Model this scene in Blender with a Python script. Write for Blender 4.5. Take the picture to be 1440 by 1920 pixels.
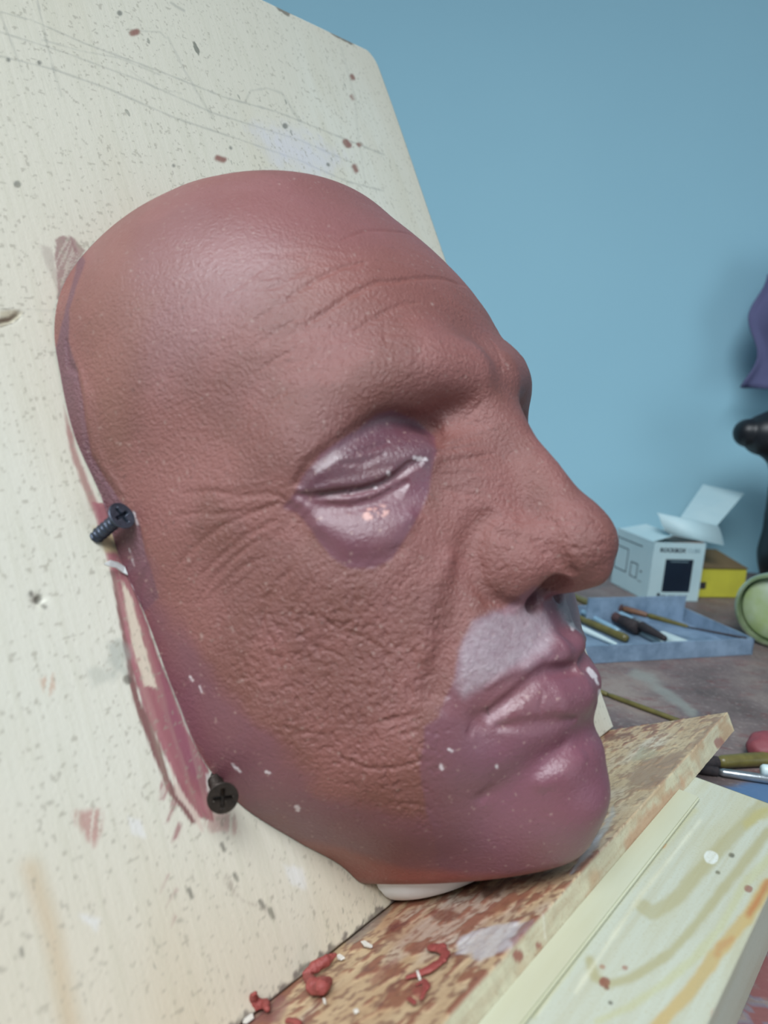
import bpy, bmesh, math, random
import numpy as np
from mathutils import Vector, Matrix, noise

# ---------------------------------------------------------------- frames
# board frame: s along the foot of the board, u up the board, n out of it.
F_PX = 1450.0
LEAN = math.radians(29.0)
CL, SL = math.cos(LEAN), math.sin(LEAN)
D_CAM = 0.175                       # camera distance in front of the board plane
S_ = np.array([1135, -160, 1450.0]); S_ /= np.linalg.norm(S_)
U_ = np.array([-3227, -9749, 1450.0]); U_ -= S_ * (U_ @ S_); U_ /= np.linalg.norm(U_)
N_ = np.cross(S_, U_)
# board frame -> world (metres): X along the board foot, Z up, leaning back by LEAN
B2W = np.array([[1, 0, 0], [0, SL, -CL], [0, CL, SL]], float)   # columns s,u,n
CAMW = B2W @ np.array([0, 0, D_CAM])
R_C2B = np.array([S_, U_, N_])      # camera axes (x right, y down, z forward) -> board
R_C2W = B2W @ R_C2B
A0 = 0.185                          # mask centre line along s

def bw(a, b, c): return B2W @ np.array([a, b, c], float)
def rayw(x, y):
    return R_C2W @ np.array([(x - 720) / F_PX, (y - 960) / F_PX, 1.0])
def on_z(x, y, z):
    r = rayw(x, y); return CAMW + r * ((z - CAMW[2]) / r[2])
def at_depth(x, y, d):
    return CAMW + rayw(x, y) * d
def on_board(x, y, c=0.0):
    r = R_C2B @ np.array([(x - 720) / F_PX, (y - 960) / F_PX, 1.0])
    return np.array([0, 0, D_CAM]) + r * ((c - D_CAM) / r[2])
def on_b(x, y, b):
    r = R_C2B @ np.array([(x - 720) / F_PX, (y - 960) / F_PX, 1.0])
    return np.array([0, 0, D_CAM]) + r * (b / r[1])

for o in list(bpy.data.objects): bpy.data.objects.remove(o)
SC = bpy.context.scene
COL = SC.collection

# ---------------------------------------------------------------- camera
cd = bpy.data.cameras.new('camera'); cam = bpy.data.objects.new('camera', cd); COL.objects.link(cam)
cd.sensor_fit = 'VERTICAL'; cd.sensor_height = 36.0; cd.lens = 36.0 * F_PX / 1920.0
cd.clip_start = 0.01; cd.clip_end = 50
Rb = R_C2W @ np.diag([1, -1, -1])
mw = Matrix.Identity(4)
for i in range(3):
    for j in range(3): mw[i][j] = Rb[i, j]
    mw[i][3] = CAMW[i]
cam.matrix_world = mw
cd.dof.use_dof = True; cd.dof.focus_distance = 0.27; cd.dof.aperture_fstop = 13.0
SC.camera = cam
# ---------------------------------------------------------------- light and exposure
W = bpy.data.worlds.new('world'); SC.world = W; W.use_nodes = True
bg = W.node_tree.nodes['Background']; bg.inputs[0].default_value = (0.58, 0.80, 1.0, 1); bg.inputs[1].default_value = 0.20
def area(name, loc, tgt, sx, sy, power, col):
    l = bpy.data.lights.new(name, 'AREA'); l.shape = 'RECTANGLE'; l.size = sx; l.size_y = sy
    l.energy = power; l.color = col
    o = bpy.data.objects.new(name, l); COL.objects.link(o); o.location = loc
    o.rotation_euler = (Vector(tgt) - Vector(loc)).to_track_quat('-Z', 'Y').to_euler()
    return o
area('ceiling_light', (-0.75, -0.45, 1.35), (0.1, -0.05, -0.05), 1.2, 0.8, 7.4, (0.90, 0.96, 1.0)).data.spread = math.radians(64)
area('window_light', (0.3, -1.6, 0.0), (0.25, 0, 0.0), 0.7, 1.1, 4.6, (0.78, 0.92, 1.0))
SC.view_settings.view_transform = 'Standard'; SC.view_settings.look = 'None'
SC.view_settings.exposure = 0.0; SC.view_settings.gamma = 1.0
SC.view_settings.use_curve_mapping = False
# ---------------------------------------------------------------- helpers
def lin(r, g, b, k=1.0):
    f = lambda c: (c / 255 / 12.92) if c / 255 <= 0.04045 else ((c / 255 + 0.055) / 1.055) ** 2.4
    return np.array([f(r), f(g), f(b)]) * k
def project(B):
    """board-frame points (m) -> photo pixels"""
    P = (B - np.array([0, 0, D_CAM])) @ R_C2B
    return np.stack([720 + F_PX * P[:, 0] / P[:, 2], 960 + F_PX * P[:, 1] / P[:, 2]], 1)
def project_w(Wp):
    P = (Wp - CAMW) @ R_C2W
    return np.stack([720 + F_PX * P[:, 0] / P[:, 2], 960 + F_PX * P[:, 1] / P[:, 2]], 1)
def _h(i, j, k, s):
    n = (i * 374761393 + j * 668265263 + k * 2147483647 + s * 1274126177) & 0xffffffff
    n = ((n ^ (n >> 13)) * 1274126177) & 0xffffffff
    return ((n ^ (n >> 16)) & 0xffff) / 65535.0
def vnoise(P, freq, seed=0):
    Q = P * freq; I = np.floor(Q).astype(np.int64); f = Q - I; f = f * f * (3 - 2 * f); r = 0
    if P.shape[1] == 2: I = np.concatenate([I, np.zeros((len(I), 1), np.int64)], 1); f = np.concatenate([f, np.zeros((len(f), 1))], 1)
    for a in (0, 1):
        for b in (0, 1):
            for c in (0, 1):
                w = (f[:, 0] if a else 1 - f[:, 0]) * (f[:, 1] if b else 1 - f[:, 1]) * (f[:, 2] if c else 1 - f[:, 2])
                r = r + w * _h(I[:, 0] + a, I[:, 1] + b, I[:, 2] + c, seed)
    return r
def fbm(P, freq, seed=0, n=3):
    r = 0; t = 0; a = 1
    for i in range(n): r = r + a * vnoise(P, freq * 2 ** i, seed + i); t += a; a *= 0.5
    return r / t
def seg2(p, pts, closed=False):
    best = np.full(len(p), 1e9); pts = [np.array(q, float) for q in pts]
    if closed: pts = pts + [pts[0]]
    for a, b in zip(pts, pts[1:]):
        d = b - a; t = np.clip(((p - a) @ d) / max(d @ d, 1e-9), 0, 1); q = p - a - t[:, None] * d
        best = np.minimum(best, (q * q).sum(1))
    return np.sqrt(best)
def poly_sd(p, pts):
    d = seg2(p, pts, True); ins = np.zeros(len(p), bool); n = len(pts)
    for i in range(n):
        (x0, y0), (x1, y1) = pts[i], pts[(i + 1) % n]
        c = (y0 > p[:, 1]) != (y1 > p[:, 1])
        if y1 != y0: ins ^= c & (p[:, 0] < (x1 - x0) * (p[:, 1] - y0) / (y1 - y0) + x0)
    return np.where(ins, -d, d)
def sm(v, lo, hi):
    t = np.clip((v - lo) / (hi - lo), 0, 1); return t * t * (3 - 2 * t)
def mix(c, d, t): return c + (np.asarray(d) - c) * t[:, None]

def tag(o, label=None, cat=None, group=None, kind=None):
    if label: o['label'] = label
    if cat: o['category'] = cat
    if group: o['group'] = group
    if kind: o['kind'] = kind
    return o
def link(name, me, mat=None, parent=None, M=None, loc=None):
    o = bpy.data.objects.new(name, me); COL.objects.link(o)
    if mat is not None and me is not None: me.materials.append(mat)
    if parent is not None: o.parent = parent
    if M is not None: o.matrix_world = M
    if loc is not None: o.location = loc
    return o
def board_matrix(a, b, c):
    m = Matrix.Identity(4); p = bw(a, b, c)
    for i in range(3):
        for j in range(3): m[i][j] = B2W[i, j]
        m[i][3] = p[i]
    return m
def frame_matrix(o, x, y, z):
    m = Matrix.Identity(4)
    for i in range(3): m[i][0] = x[i]; m[i][1] = y[i]; m[i][2] = z[i]; m[i][3] = o[i]
    return m
def empty(name, M):
    o = bpy.data.objects.new(name, None); COL.objects.link(o); o.matrix_world = M; o.empty_display_size = 0.01
    return o
def pm(name, V, F, mat=None, parent=None, smooth=False, M=None):
    me = bpy.data.meshes.new(name); me.from_pydata([tuple(map(float, v)) for v in V], [], [tuple(int(i) for i in f) for f in F]); me.update()
    if smooth: me.polygons.foreach_set('use_smooth', [True] * len(me.polygons))
    return link(name, me, mat, parent, M)
def bmobj(name, bm, mat=None, parent=None, M=None, smooth=False, bevel=0, seg=2):
    if bevel: bmesh.ops.bevel(bm, geom=bm.edges[:], offset=bevel, segments=seg, affect='EDGES', clamp_overlap=True)
    bmesh.ops.recalc_face_normals(bm, faces=bm.faces[:])
    me = bpy.data.meshes.new(name); bm.to_mesh(me); bm.free()
    if smooth: me.polygons.foreach_set('use_smooth', [True] * len(me.polygons))
    return link(name, me, mat, parent, M)
def box_bm(x0, x1, y0, y1, z0, z1, bm=None):
    bm = bm or bmesh.new()
    v = [bm.verts.new((x, y, z)) for x in (x0, x1) for y in (y0, y1) for z in (z0, z1)]
    for f in ((0, 1, 3, 2), (4, 6, 7, 5), (0, 4, 5, 1), (2, 3, 7, 6), (0, 2, 6, 4), (1, 5, 7, 3)): bm.faces.new([v[i] for i in f])
    return bm
def lathe_data(prof, n=32, cap=True, wob=None):
    V = []; F = []
    for k, (r, z) in enumerate(prof):
        for i in range(n):
            t = 2 * math.pi * i / n; V.append((r * math.cos(t), r * math.sin(t), z))
    for k in range(len(prof) - 1):
        for i in range(n): F.append((k * n + i, k * n + (i + 1) % n, (k + 1) * n + (i + 1) % n, (k + 1) * n + i))
    if cap: F.append(tuple(range(n))[::-1]); F.append(tuple((len(prof) - 1) * n + i for i in range(n)))
    return V, F
def axis_matrix(p, d, up=(0, 0, 1)):
    z = np.array(d, float); z /= np.linalg.norm(z); x = np.cross(up, z)
    if np.linalg.norm(x) < 1e-4: x = np.array([1.0, 0, 0])
    x /= np.linalg.norm(x); return frame_matrix(p, x, np.cross(z, x), z)
def slab(name, pts, th, mat, parent=None, nrm=None):
    """thin panel through the given 3-D corners, th thick"""
    P = [np.array(p, float) for p in pts]; n = np.cross(P[1] - P[0], P[2] - P[0]); n /= np.linalg.norm(n)
    V = P + [p + n * th for p in P]; k = len(P)
    F = [tuple(range(k))[::-1], tuple(range(k, 2 * k))] + [(i, (i + 1) % k, k + (i + 1) % k, k + i) for i in range(k)]
    return pm(name, V, F, mat, parent)

# ---- node materials
def mat(name, col=(0.5, 0.5, 0.5), rough=0.5, metal=0.0, spec=0.5, **kw):
    m = bpy.data.materials.new(name); m.use_nodes = True; nt = m.node_tree; b = nt.nodes['Principled BSDF']
    b.inputs['Base Color'].default_value = (*col, 1); b.inputs['Roughness'].default_value = rough
    b.inputs['Metallic'].default_value = metal; b.inputs['Specular IOR Level'].default_value = spec
    for k, v in kw.items(): b.inputs[k.replace('_', ' ')].default_value = v
    m['b'] = 1
    return m
def nd(m, t, **kw):
    n = m.node_tree.nodes.new(t)
    for k, v in kw.items():
        if k.startswith('i_'): n.inputs[k[2:].replace('_', ' ')].default_value = v
        else: setattr(n, k, v)
    return n
def lk(m, a, b): m.node_tree.links.new(a, b)
def bs(m): return m.node_tree.nodes['Principled BSDF']
def ocoord(m, scale=(1, 1, 1), rot=(0, 0, 0)):
    tc = nd(m, 'ShaderNodeTexCoord'); mp = nd(m, 'ShaderNodeMapping'); mp.inputs['Scale'].default_value = scale; mp.inputs['Rotation'].default_value = rot
    lk(m, tc.outputs['Object'], mp.inputs['Vector']); return mp.outputs[0]
def noise_n(m, vec, scale, detail=3, rough=0.5, dist=0.0):
    n = nd(m, 'ShaderNodeTexNoise', i_Scale=scale, i_Detail=detail, i_Roughness=rough, i_Distortion=dist); lk(m, vec, n.inputs['Vector']); return n.outputs['Fac']
def ramp(m, fac, stops):
    r = nd(m, 'ShaderNodeValToRGB'); e = r.color_ramp.elements
    while len(e) < len(stops): e.new(0.5)
    for i, (p, c) in enumerate(stops):
        e[i].position = p; e[i].color = (*c, 1) if hasattr(c, '__len__') else (c, c, c, 1)
    lk(m, fac, r.inputs[0]); return r.outputs[0]
def mixc(m, f, a, b, mode='MIX'):
    n = nd(m, 'ShaderNodeMix', data_type='RGBA', blend_type=mode)
    for s, v in ((n.inputs[0], f), (n.inputs[6], a), (n.inputs[7], b)):
        if hasattr(v, 'is_output'): lk(m, v, s)
        elif hasattr(v, '__len__'): s.default_value = (*v, 1)
        else: s.default_value = v
    return n.outputs[2]
def math_n(m, op, a, b=0.0):
    n = nd(m, 'ShaderNodeMath', operation=op)
    for s, v in ((n.inputs[0], a), (n.inputs[1], b)):
        if hasattr(v, 'is_output'): lk(m, v, s)
        else: s.default_value = v
    return n.outputs[0]
def bump(m, h, strength, dist, prev=None):
    b = nd(m, 'ShaderNodeBump'); b.inputs['Distance'].default_value = dist
    if hasattr(strength, 'is_output'): lk(m, strength, b.inputs['Strength'])
    else: b.inputs['Strength'].default_value = strength
    lk(m, h, b.inputs['Height'])
    if prev is not None: lk(m, prev, b.inputs['Normal'])
    return b.outputs[0]
def attr(m, name):
    return nd(m, 'ShaderNodeAttribute', attribute_name=name).outputs
def set_attr(me, name, A):
    a = me.attributes.new(name, 'FLOAT_COLOR', 'POINT')
    B = np.ones((len(A), 4), np.float32); B[:, :A.shape[1]] = A; a.data.foreach_set('color', B.ravel())
def grain(name, c1, c2, scale=60, rough=0.6, stretch=(1, 1, 1), b=0.15, metal=0.0):
    """two-tone mottled material"""
    m = mat(name, c1, rough, metal); v = ocoord(m, stretch); n = noise_n(m, v, scale, 4, 0.6)
    lk(m, ramp(m, n, [(0.3, c1), (0.7, c2)]), bs(m).inputs['Base Color'])
    n2 = noise_n(m, v, scale * 6, 2); lk(m, bump(m, n2, b, 0.0004), bs(m).inputs['Normal'])
    return m
# ---------------------------------------------------------------- the mask, sculpted as a field (mm)
# x across the face (minus = side near the camera), y up, z out of the board
def crom(xs, ys):
    xs = np.array(xs, float); ys = np.array(ys, float)
    o = np.argsort(xs); xs = xs[o]; ys = ys[o]
    m = np.gradient(ys, xs)
    def f(t):
        t = np.clip(t, xs[0], xs[-1]); i = np.clip(np.searchsorted(xs, t) - 1, 0, len(xs) - 2)
        h = xs[i + 1] - xs[i]; q = (t - xs[i]) / h
        return ((2*q**3 - 3*q**2 + 1) * ys[i] + (q**3 - 2*q**2 + q) * h * m[i]
                + (-2*q**3 + 3*q**2) * ys[i + 1] + (q**3 - q**2) * h * m[i + 1])
    return f
PROF = [(162.0, 4.2), (158.0, 14.2), (152.0, 26.2), (143.0, 40.9), (133.0, 54.5), (120.0, 62.2), (105.0, 69.9), (85.0, 77.4), (70.0, 80.1), (56.0, 82.9),
        (44.0, 85.5), (32.0, 80.0), (20.0, 77.4), (0.0, 75.8), (-10.0, 74.2), (-20.0, 73.0), (-33.0, 74.0), (-42.0, 73.9), (-53.0, 69.9), (-62.0, 68.2), (-69.0, 63.4), (-76.0, 56.5)]
WID = [(162.0, 4.4), (158.0, 14.3), (152.0, 26.0), (143.0, 38.2), (136.0, 48.4), (129.0, 55.8), (115.0, 66.7), (103.0, 71.7), (90.0, 73.5), (72.0, 74.3), (55.0, 71.6), (37.0, 71.0),
       (23.0, 68.5), (1.0, 66.4), (-20.0, 62.8), (-31.0, 57.1), (-48.0, 41.3), (-60.0, 28.9), (-70.0, 22.4), (-79.0, 16.2)]
EXX = [(170, 2.0), (100, 2.15), (60, 2.2), (20, 2.0), (-10, 1.95), (-40, 2.0), (-79, 2.0)]
fP, fW, fM = crom([p[0] for p in PROF], [p[1] for p in PROF]), crom([p[0] for p in WID], [p[1] for p in WID]), crom([p[0] for p in EXX], [p[1] for p in EXX])
BR = []      # brushes: (points, radii(3)|None, radius, height)
def seg_dist(P, pts, rad):
    """distance to a polyline divided by a radius that may vary along it"""
    best = np.full(len(P), 1e9)
    pts = [np.array(p, float) for p in pts]
    rr = rad if hasattr(rad, '__len__') else [rad] * len(pts)
    for i in range(len(pts) - 1):
        a, b = pts[i], pts[i + 1]; d = b - a; L = d @ d
        t = np.clip(((P - a) @ d) / L, 0, 1)
        q = P - a - t[:, None] * d
        best = np.minimum(best, np.sqrt((q * q).sum(1)) / (rr[i] + (rr[i + 1] - rr[i]) * t))
    return best
def ball(c, r, h, mirror=True):
    BR.append(('b', np.array(c, float), np.array(r if hasattr(r, '__len__') else (r, r, r), float), h))
    if mirror and abs(c[0]) > 1e-6: BR.append(('b', np.array(c, float) * (-1, 1, 1), np.array(r if hasattr(r, '__len__') else (r, r, r), float), h))
def line(pts, r, h, mirror=True):
    BR.append(('l', pts, r, h))
    if mirror: BR.append(('l', [(-p[0], p[1], p[2]) for p in pts], r, h))
def smin(a, b, k):
    h = np.clip(0.5 + 0.5 * (b - a) / k, 0, 1)
    return b * (1 - h) + a * h - k * h * (1 - h)
def smax(a, b, k): return -smin(-a, -b, k)
def ell(P, c, r):
    q = (P - np.array(c, float)) / np.array(r, float)
    k0 = np.sqrt((q * q).sum(1)) + 1e-9
    k1 = np.sqrt(((q / np.array(r, float)) ** 2).sum(1)) + 1e-9
    return k0 * (k0 - 1) / k1
def caps(P, pts, rad):
    best = np.full(len(P), 1e9); pts = [np.array(p, float) for p in pts]
    for i in range(len(pts) - 1):
        a, b = pts[i], pts[i + 1]; d = b - a; L = d @ d
        t = np.clip(((P - a) @ d) / L, 0, 1)
        q = P - a - t[:, None] * d
        best = np.minimum(best, np.sqrt((q * q).sum(1)) - (rad[i] + (rad[i + 1] - rad[i]) * t))
    return best
def base(P):
    x, y, z = np.abs(P[:, 0]), P[:, 1], P[:, 2]
    w, p, m = fW(y), fP(y), fM(y)
    zz = np.maximum(z, 0)
    g = ((x / w) ** m + (zz / p) ** m + 1e-9) ** (1 / m)
    gr = np.sqrt((x / w / w) ** 2 + (zz / p / p) ** 2) / np.maximum(np.sqrt((x / w) ** 2 + (zz / p) ** 2), 1e-6)
    d = (g - 1) / np.maximum(gr, 1e-3)
    dy = 2.0
    k = np.sqrt(1 + ((fP(y + dy) - fP(y - dy)) / (2 * dy) * np.clip(zz / p, 0, 1)) ** 2 + ((fW(y + dy) - fW(y - dy)) / (2 * dy) * np.clip(x / w, 0, 1)) ** 2)
    d = d / k
    d = np.where(y > 160, np.maximum(d, y - 161), d)
    return np.maximum(d, -y - 77)
# forehead and brow
line([(-8, 57, 81), (-20, 59, 77), (-34, 56, 68), (-50, 48, 54)], [7.5, 8, 8.5, 9], 6.2)
ball((0, 60, 82), (9, 9, 9), -1.4, False)
ball((0, 46, 82), (12, 7, 20), -2.2, False)
ball((-31, 46.5, 65), (19, 8.0, 18), -9.5)
ball((-18, 45, 68), (8, 9, 12), -6.5)
ball((-12.5, 44, 76), (5, 8, 9), -2.5)
ball((-30, 30, 60), (16, 6, 14), -2.5)
ball((-64, 60, 36), (18, 22, 24), -2.0)
# cheeks
ball((-42, 18, 54), (17, 13, 18), 3.5)
ball((-56, -20, 34), (18, 26, 24), -3)
ball((-27, -8, 66), (10, 16, 14), 2.0)
# muzzle and chin
ball((0, -24, 74), (26, 15, 20), 3.0, False)
ball((-27, -29, 60), (6, 7, 8), -2.5)
ball((0, -42, 76), (18, 4.5, 12), -3.0, False)
ball((0, -57, 70), (18, 13, 18), 1.7, False)
ball((-9, -56, 69), (11, 10, 11), 1.1)
ball((-13, -43, 70), (9, 4, 10), -1.2)
ball((-24, -48, 60), (9, 10, 12), -2.0)
ball((-36, -56, 40), (20, 14, 20), 2)
GR = []       # traced creases and folds, filled in below
def face(P, grooves=True):
    d = base(P)
    for b in BR:
        if b[0] == 'b':
            q = (P - b[1]) / b[2]; e = (q * q).sum(1)
        else:
            e = seg_dist(P, b[1], b[2]) ** 2
        d = d - b[3] * np.exp(-e)
    Q = P.copy(); Q[:, 0] = -np.abs(P[:, 0])     # mirrored copy: x <= 0
    # eyelids
    d = smin(d, ell(Q, (-30.5, 42.3, 47.0), (16, 12.0, 13.5)), 2.0)
    d = smin(d, ell(Q, (-33, 33.5, 45), (17, 7.5, 10.5)), 3.0)
    # nose
    d = smin(d, caps(P, [(0, 48, 75), (0, 38, 79), (0, 24, 83.6), (0, 12, 86.2)], [6.5, 6.5, 7.4, 8.6]), 7)
    d = smin(d, caps(Q, [(-6, 40, 66), (-9.5, 24, 70), (-12.5, 13, 71)], [8, 10.5, 9.5]), 10)
    d = smin(d, ell(P, (0, 4.7, 86.8), (11.5, 10.3, 12)), 6)
    d = smin(d, ell(Q, (-12.0, 6.0, 73.5), (7.8, 10.4, 12.0)), 5.0)
    d = smin(d, caps(P, [(0, -2.6, 78), (0, -2.4, 90)], [4.0, 4.6]), 2.5)
    d = smax(d, -ell(Q, (-7.6, -4.2, 78.6), (4.2, 5.4, 8.0)), 1.5)
    # lips
    d = smin(d, caps(Q, [(0, -20.6, 74.2), (-4, -19.6, 74.2), (-14, -21.8, 70.0), (-25, -25.6, 61)], [4.2, 4.6, 4.0, 2.0]), 2.5)
    d = smin(d, caps(Q, [(0, -31.0, 72.2), (-9, -30.4, 70.8), (-18, -28.8, 66), (-24.5, -28.2, 61)], [6.4, 6.0, 4.4, 2.2]), 2.5)
    d = d + 1.4 * np.exp(-(seg_dist(P, [(0, -9, 78), (0, -16, 79)], 3.0)) ** 2)
    if grooves:
        for pts, r, h, mir in GR:
            lo = np.min(pts, 0) - 4 * np.max(r); hi = np.max(pts, 0) + 4 * np.max(r)
            m = ((Q if mir else P) > lo).all(1) & ((Q if mir else P) < hi).all(1)
            if m.any():
                d[m] -= h * np.exp(-seg_dist((Q if mir else P)[m], pts, r) ** 2)
    return smax(d, -(P[:, 1] + 68.8 + 0.10 * P[:, 2]), 4.0)
def grad(P, e=0.25, fn=None):
    fn = fn or face
    g = np.empty_like(P)
    for k in range(3):
        A = P.copy(); A[:, k] += e; B = P.copy(); B[:, k] -= e
        g[:, k] = (fn(A) - fn(B)) / (2 * e)
    return g
def mm2b(P):                      # mask mm -> board metres
    return P * 0.001 + np.array([A0, 0, 0])
CAM_MM = (np.array([0, 0, D_CAM]) - np.array([A0, 0, 0])) * 1000
def hit(pts, fn=None):
    """where the sight line of each point meets the mask surface (mm)"""
    fn = fn or face
    pts = np.array(pts, float)
    r = np.stack([(pts[:, 0] - 720) / F_PX, (pts[:, 1] - 960) / F_PX, np.ones(len(pts))], 1) @ R_C2B.T
    r /= np.linalg.norm(r, axis=1)[:, None]
    t = np.full(len(pts), 110.0)
    for _ in range(90):
        d = fn(CAM_MM + r * t[:, None]); t = t + np.clip(d, -2, 8) * 0.7
    ok = (np.abs(d) < 1.0) & (t < 420)
    return CAM_MM + r * t[:, None], ok
def surface_nets(fn, lo, hi, h):
    nx, ny, nz = [int((hi[i] - lo[i]) / h) + 1 for i in range(3)]
    X = np.stack(np.meshgrid(*[lo[i] + h * np.arange(n) for i, n in enumerate((nx, ny, nz))], indexing='ij'), -1)
    V = np.empty((nx, ny, nz)); flat = X.reshape(-1, 3); vf = V.reshape(-1)
    for i in range(0, len(flat), 400000): vf[i:i + 400000] = fn(flat[i:i + 400000])
    ins = V < 0
    c = np.zeros((nx - 1, ny - 1, nz - 1), int)
    for dx in (0, 1):
        for dy in (0, 1):
            for dz in (0, 1): c += ins[dx:nx - 1 + dx, dy:ny - 1 + dy, dz:nz - 1 + dz]
    act = (c > 0) & (c < 8); idx = -np.ones(c.shape, int); ii = np.argwhere(act); idx[act] = np.arange(len(ii))
    vs = np.array(lo) + h * (ii + 0.5); F = []
    for ax in range(3):
        a = np.moveaxis(ins, ax, 0); I = np.moveaxis(idx, ax, 0)
        ch = a[:-1] != a[1:]; e = np.argwhere(ch[:, 1:-1, 1:-1]) + (0, 1, 1)
        q = np.stack([I[e[:, 0], e[:, 1] - 1, e[:, 2] - 1], I[e[:, 0], e[:, 1], e[:, 2] - 1], I[e[:, 0], e[:, 1], e[:, 2]], I[e[:, 0], e[:, 1] - 1, e[:, 2]]], 1)
        fl = a[e[:, 0], e[:, 1], e[:, 2]]
        if ax == 1: fl = ~fl
        q = np.where(fl[:, None], q, q[:, ::-1]); F.append(q)
    F = np.concatenate(F); F = F[(F >= 0).all(1)]
    return vs, F
def newton(P, fn, n=4, step=1.0, lim=1.5):
    for _ in range(n):
        out = np.empty_like(P)
        for i in range(0, len(P), 200000):
            q = P[i:i + 200000]; g = grad(q, fn=fn); d = fn(q)
            s = d / np.maximum((g * g).sum(1), 0.05)
            mv = -step * s[:, None] * g; L = np.linalg.norm(mv, axis=1)
            mv *= np.minimum(1, lim / np.maximum(L, 1e-9))[:, None]; out[i:i + 200000] = q + mv
        P = out
    return P
def relax(P, F, k=0.5):
    acc = np.zeros_like(P); n = np.zeros(len(P))
    for a, b in ((0, 1), (1, 2), (2, 3), (3, 0)):
        for p, q in ((a, b), (b, a)):
            for j in range(3): acc[:, j] += np.bincount(F[:, p], P[F[:, q], j], len(P))
            n += np.bincount(F[:, p], minlength=len(P))
    return P + k * (acc / np.maximum(n, 1)[:, None] - P)
def subdivide(P, F):
    E = np.sort(np.stack([F, np.roll(F, -1, 1)], -1).reshape(-1, 2), 1)
    key = E[:, 0].astype(np.int64) * len(P) + E[:, 1]; uq, inv = np.unique(key, return_inverse=True)
    ea, eb = uq // len(P), uq % len(P)
    ne = len(P); nf = ne + len(uq)
    V = np.concatenate([P, (P[ea] + P[eb]) / 2, P[F].mean(1)])
    ei = inv.reshape(-1, 4) + ne; fc = nf + np.arange(len(F))
    out = [np.stack([F[:, k], ei[:, k], fc, ei[:, (k + 3) % 4]], 1) for k in range(4)]
    return V, np.concatenate(out)
def quads_mesh(name, V, F, smooth=True):
    me = bpy.data.meshes.new(name)
    me.vertices.add(len(V)); me.vertices.foreach_set('co', V.astype(np.float32).ravel())
    me.loops.add(F.size); me.loops.foreach_set('vertex_index', F.astype(np.int32).ravel())
    me.polygons.add(len(F)); me.polygons.foreach_set('loop_start', (np.arange(len(F)) * F.shape[1]).astype(np.int32))
    me.polygons.foreach_set('loop_total', np.full(len(F), F.shape[1], np.int32))
    me.update(calc_edges=True); me.polygons.foreach_set('use_smooth', np.full(len(F), smooth)); me.update()
    return me
def face_mesh(h=2.0, subs=2):
    V, F = surface_nets(face, (-82, -84, -4), (82, 176, 108), h)
    for _ in range(2): V = relax(V, F, 0.5); V = newton(V, face, 2)
    for k in range(subs):
        V, F = subdivide(V, F); V = relax(V, F, 0.35); V = newton(V, face, 2 if k == 0 else 1)
    keep = (V[F][:, :, 2] > -0.6).any(1); F = F[keep]
    used = np.unique(F); mp = -np.ones(len(V), int); mp[used] = np.arange(len(used))
    V = V[used]; F = mp[F]; V[:, 2] = np.maximum(V[:, 2], 0.25)
    return V, F

def lift(px, dz=0.0):
    P, ok = hit(px, lambda q: face(q, False)); return [tuple(p) for p in P]
TR = []
def groove(px, r, h, mir=False):
    TR.append((px, r, h, mir))
def bake_grooves():
    allp = [p for t in TR for p in t[0]]
    f0 = lambda q: face(q, False)
    P, ok = hit(allp, f0); N = grad(P, fn=f0); N /= np.linalg.norm(N, axis=1)[:, None]
    Vd = P - CAM_MM; Vd /= np.linalg.norm(Vd, axis=1)[:, None]; nv = np.minimum((N * Vd).sum(1), -0.35)
    SH = N - Vd / nv[:, None]; i = 0
    for px, r, h, mir in TR:
        n = len(px); Q = P[i:i + n] - SH[i:i + n] * h * 0.75; i += n
        if not hasattr(r, '__len__'): r = [r * (0.4 if k in (0, n - 1) and n > 2 else 1.0) for k in range(n)]
        if mir: Q[:, 0] = -np.abs(Q[:, 0])
        GR.append((Q, r, h, mir))
# eyelid crease, lash line, lower lid
groove([(562,902),(582,871),(624,840),(667,812),(706,783),(733,777),(772,794),(807,815),(817,835)], [1.2,1.6,1.8,2.0,2.2,2.2,2.4,2.2,1.5], -2.2, True)
groove([(560,926),(586,930),(628,924),(675,919),(710,909),(741,892),(764,873),(783,866)], [.7,.8,.9,.9,.9,.9,.9,.7], -1.7, True)
groove([(590,917),(628,911),(675,905),(710,895),(738,880)], 1.3, 0.55, True)
groove([(600,936),(656,936),(702,925),(733,910)], 1.2, 0.5, True)
groove([(575,938),(601,947),(656,952),(702,941),(733,923),(760,905)], 1.6, -0.9, True)
groove([(640,870),(680,868),(720,852)], .9, -0.35)
groove([(655,850),(690,843),(728,830)], .9, -0.3)
groove([(600,985),(660,1010),(720,1005),(770,970)], 5.0, 0.9)
groove([(540,950),(580,1010),(640,1055),(700,1060),(750,1030)], 3.5, -0.7)
# wing of the nose and the fold beside it
groove([(915,970),(889,1005),(884,1045),(893,1092),(912,1122),(940,1134),(962,1127)], [1.5,2.2,2.4,2.2,2.0,1.6,1.2], -1.9, True)
groove([(895,985),(875,1030),(862,1075),(850,1120),(840,1170),(826,1230),(812,1290)], [3.2,3.6,4.2,4.4,4.4,4.2,3.6], -1.7, True)
groove([(846,1050),(828,1110),(812,1170),(800,1230)], 6.0, 1.1, True)
groove([(930,1000),(985,1020),(1040,1040),(1075,1070)], 3.0, -0.7)
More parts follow.
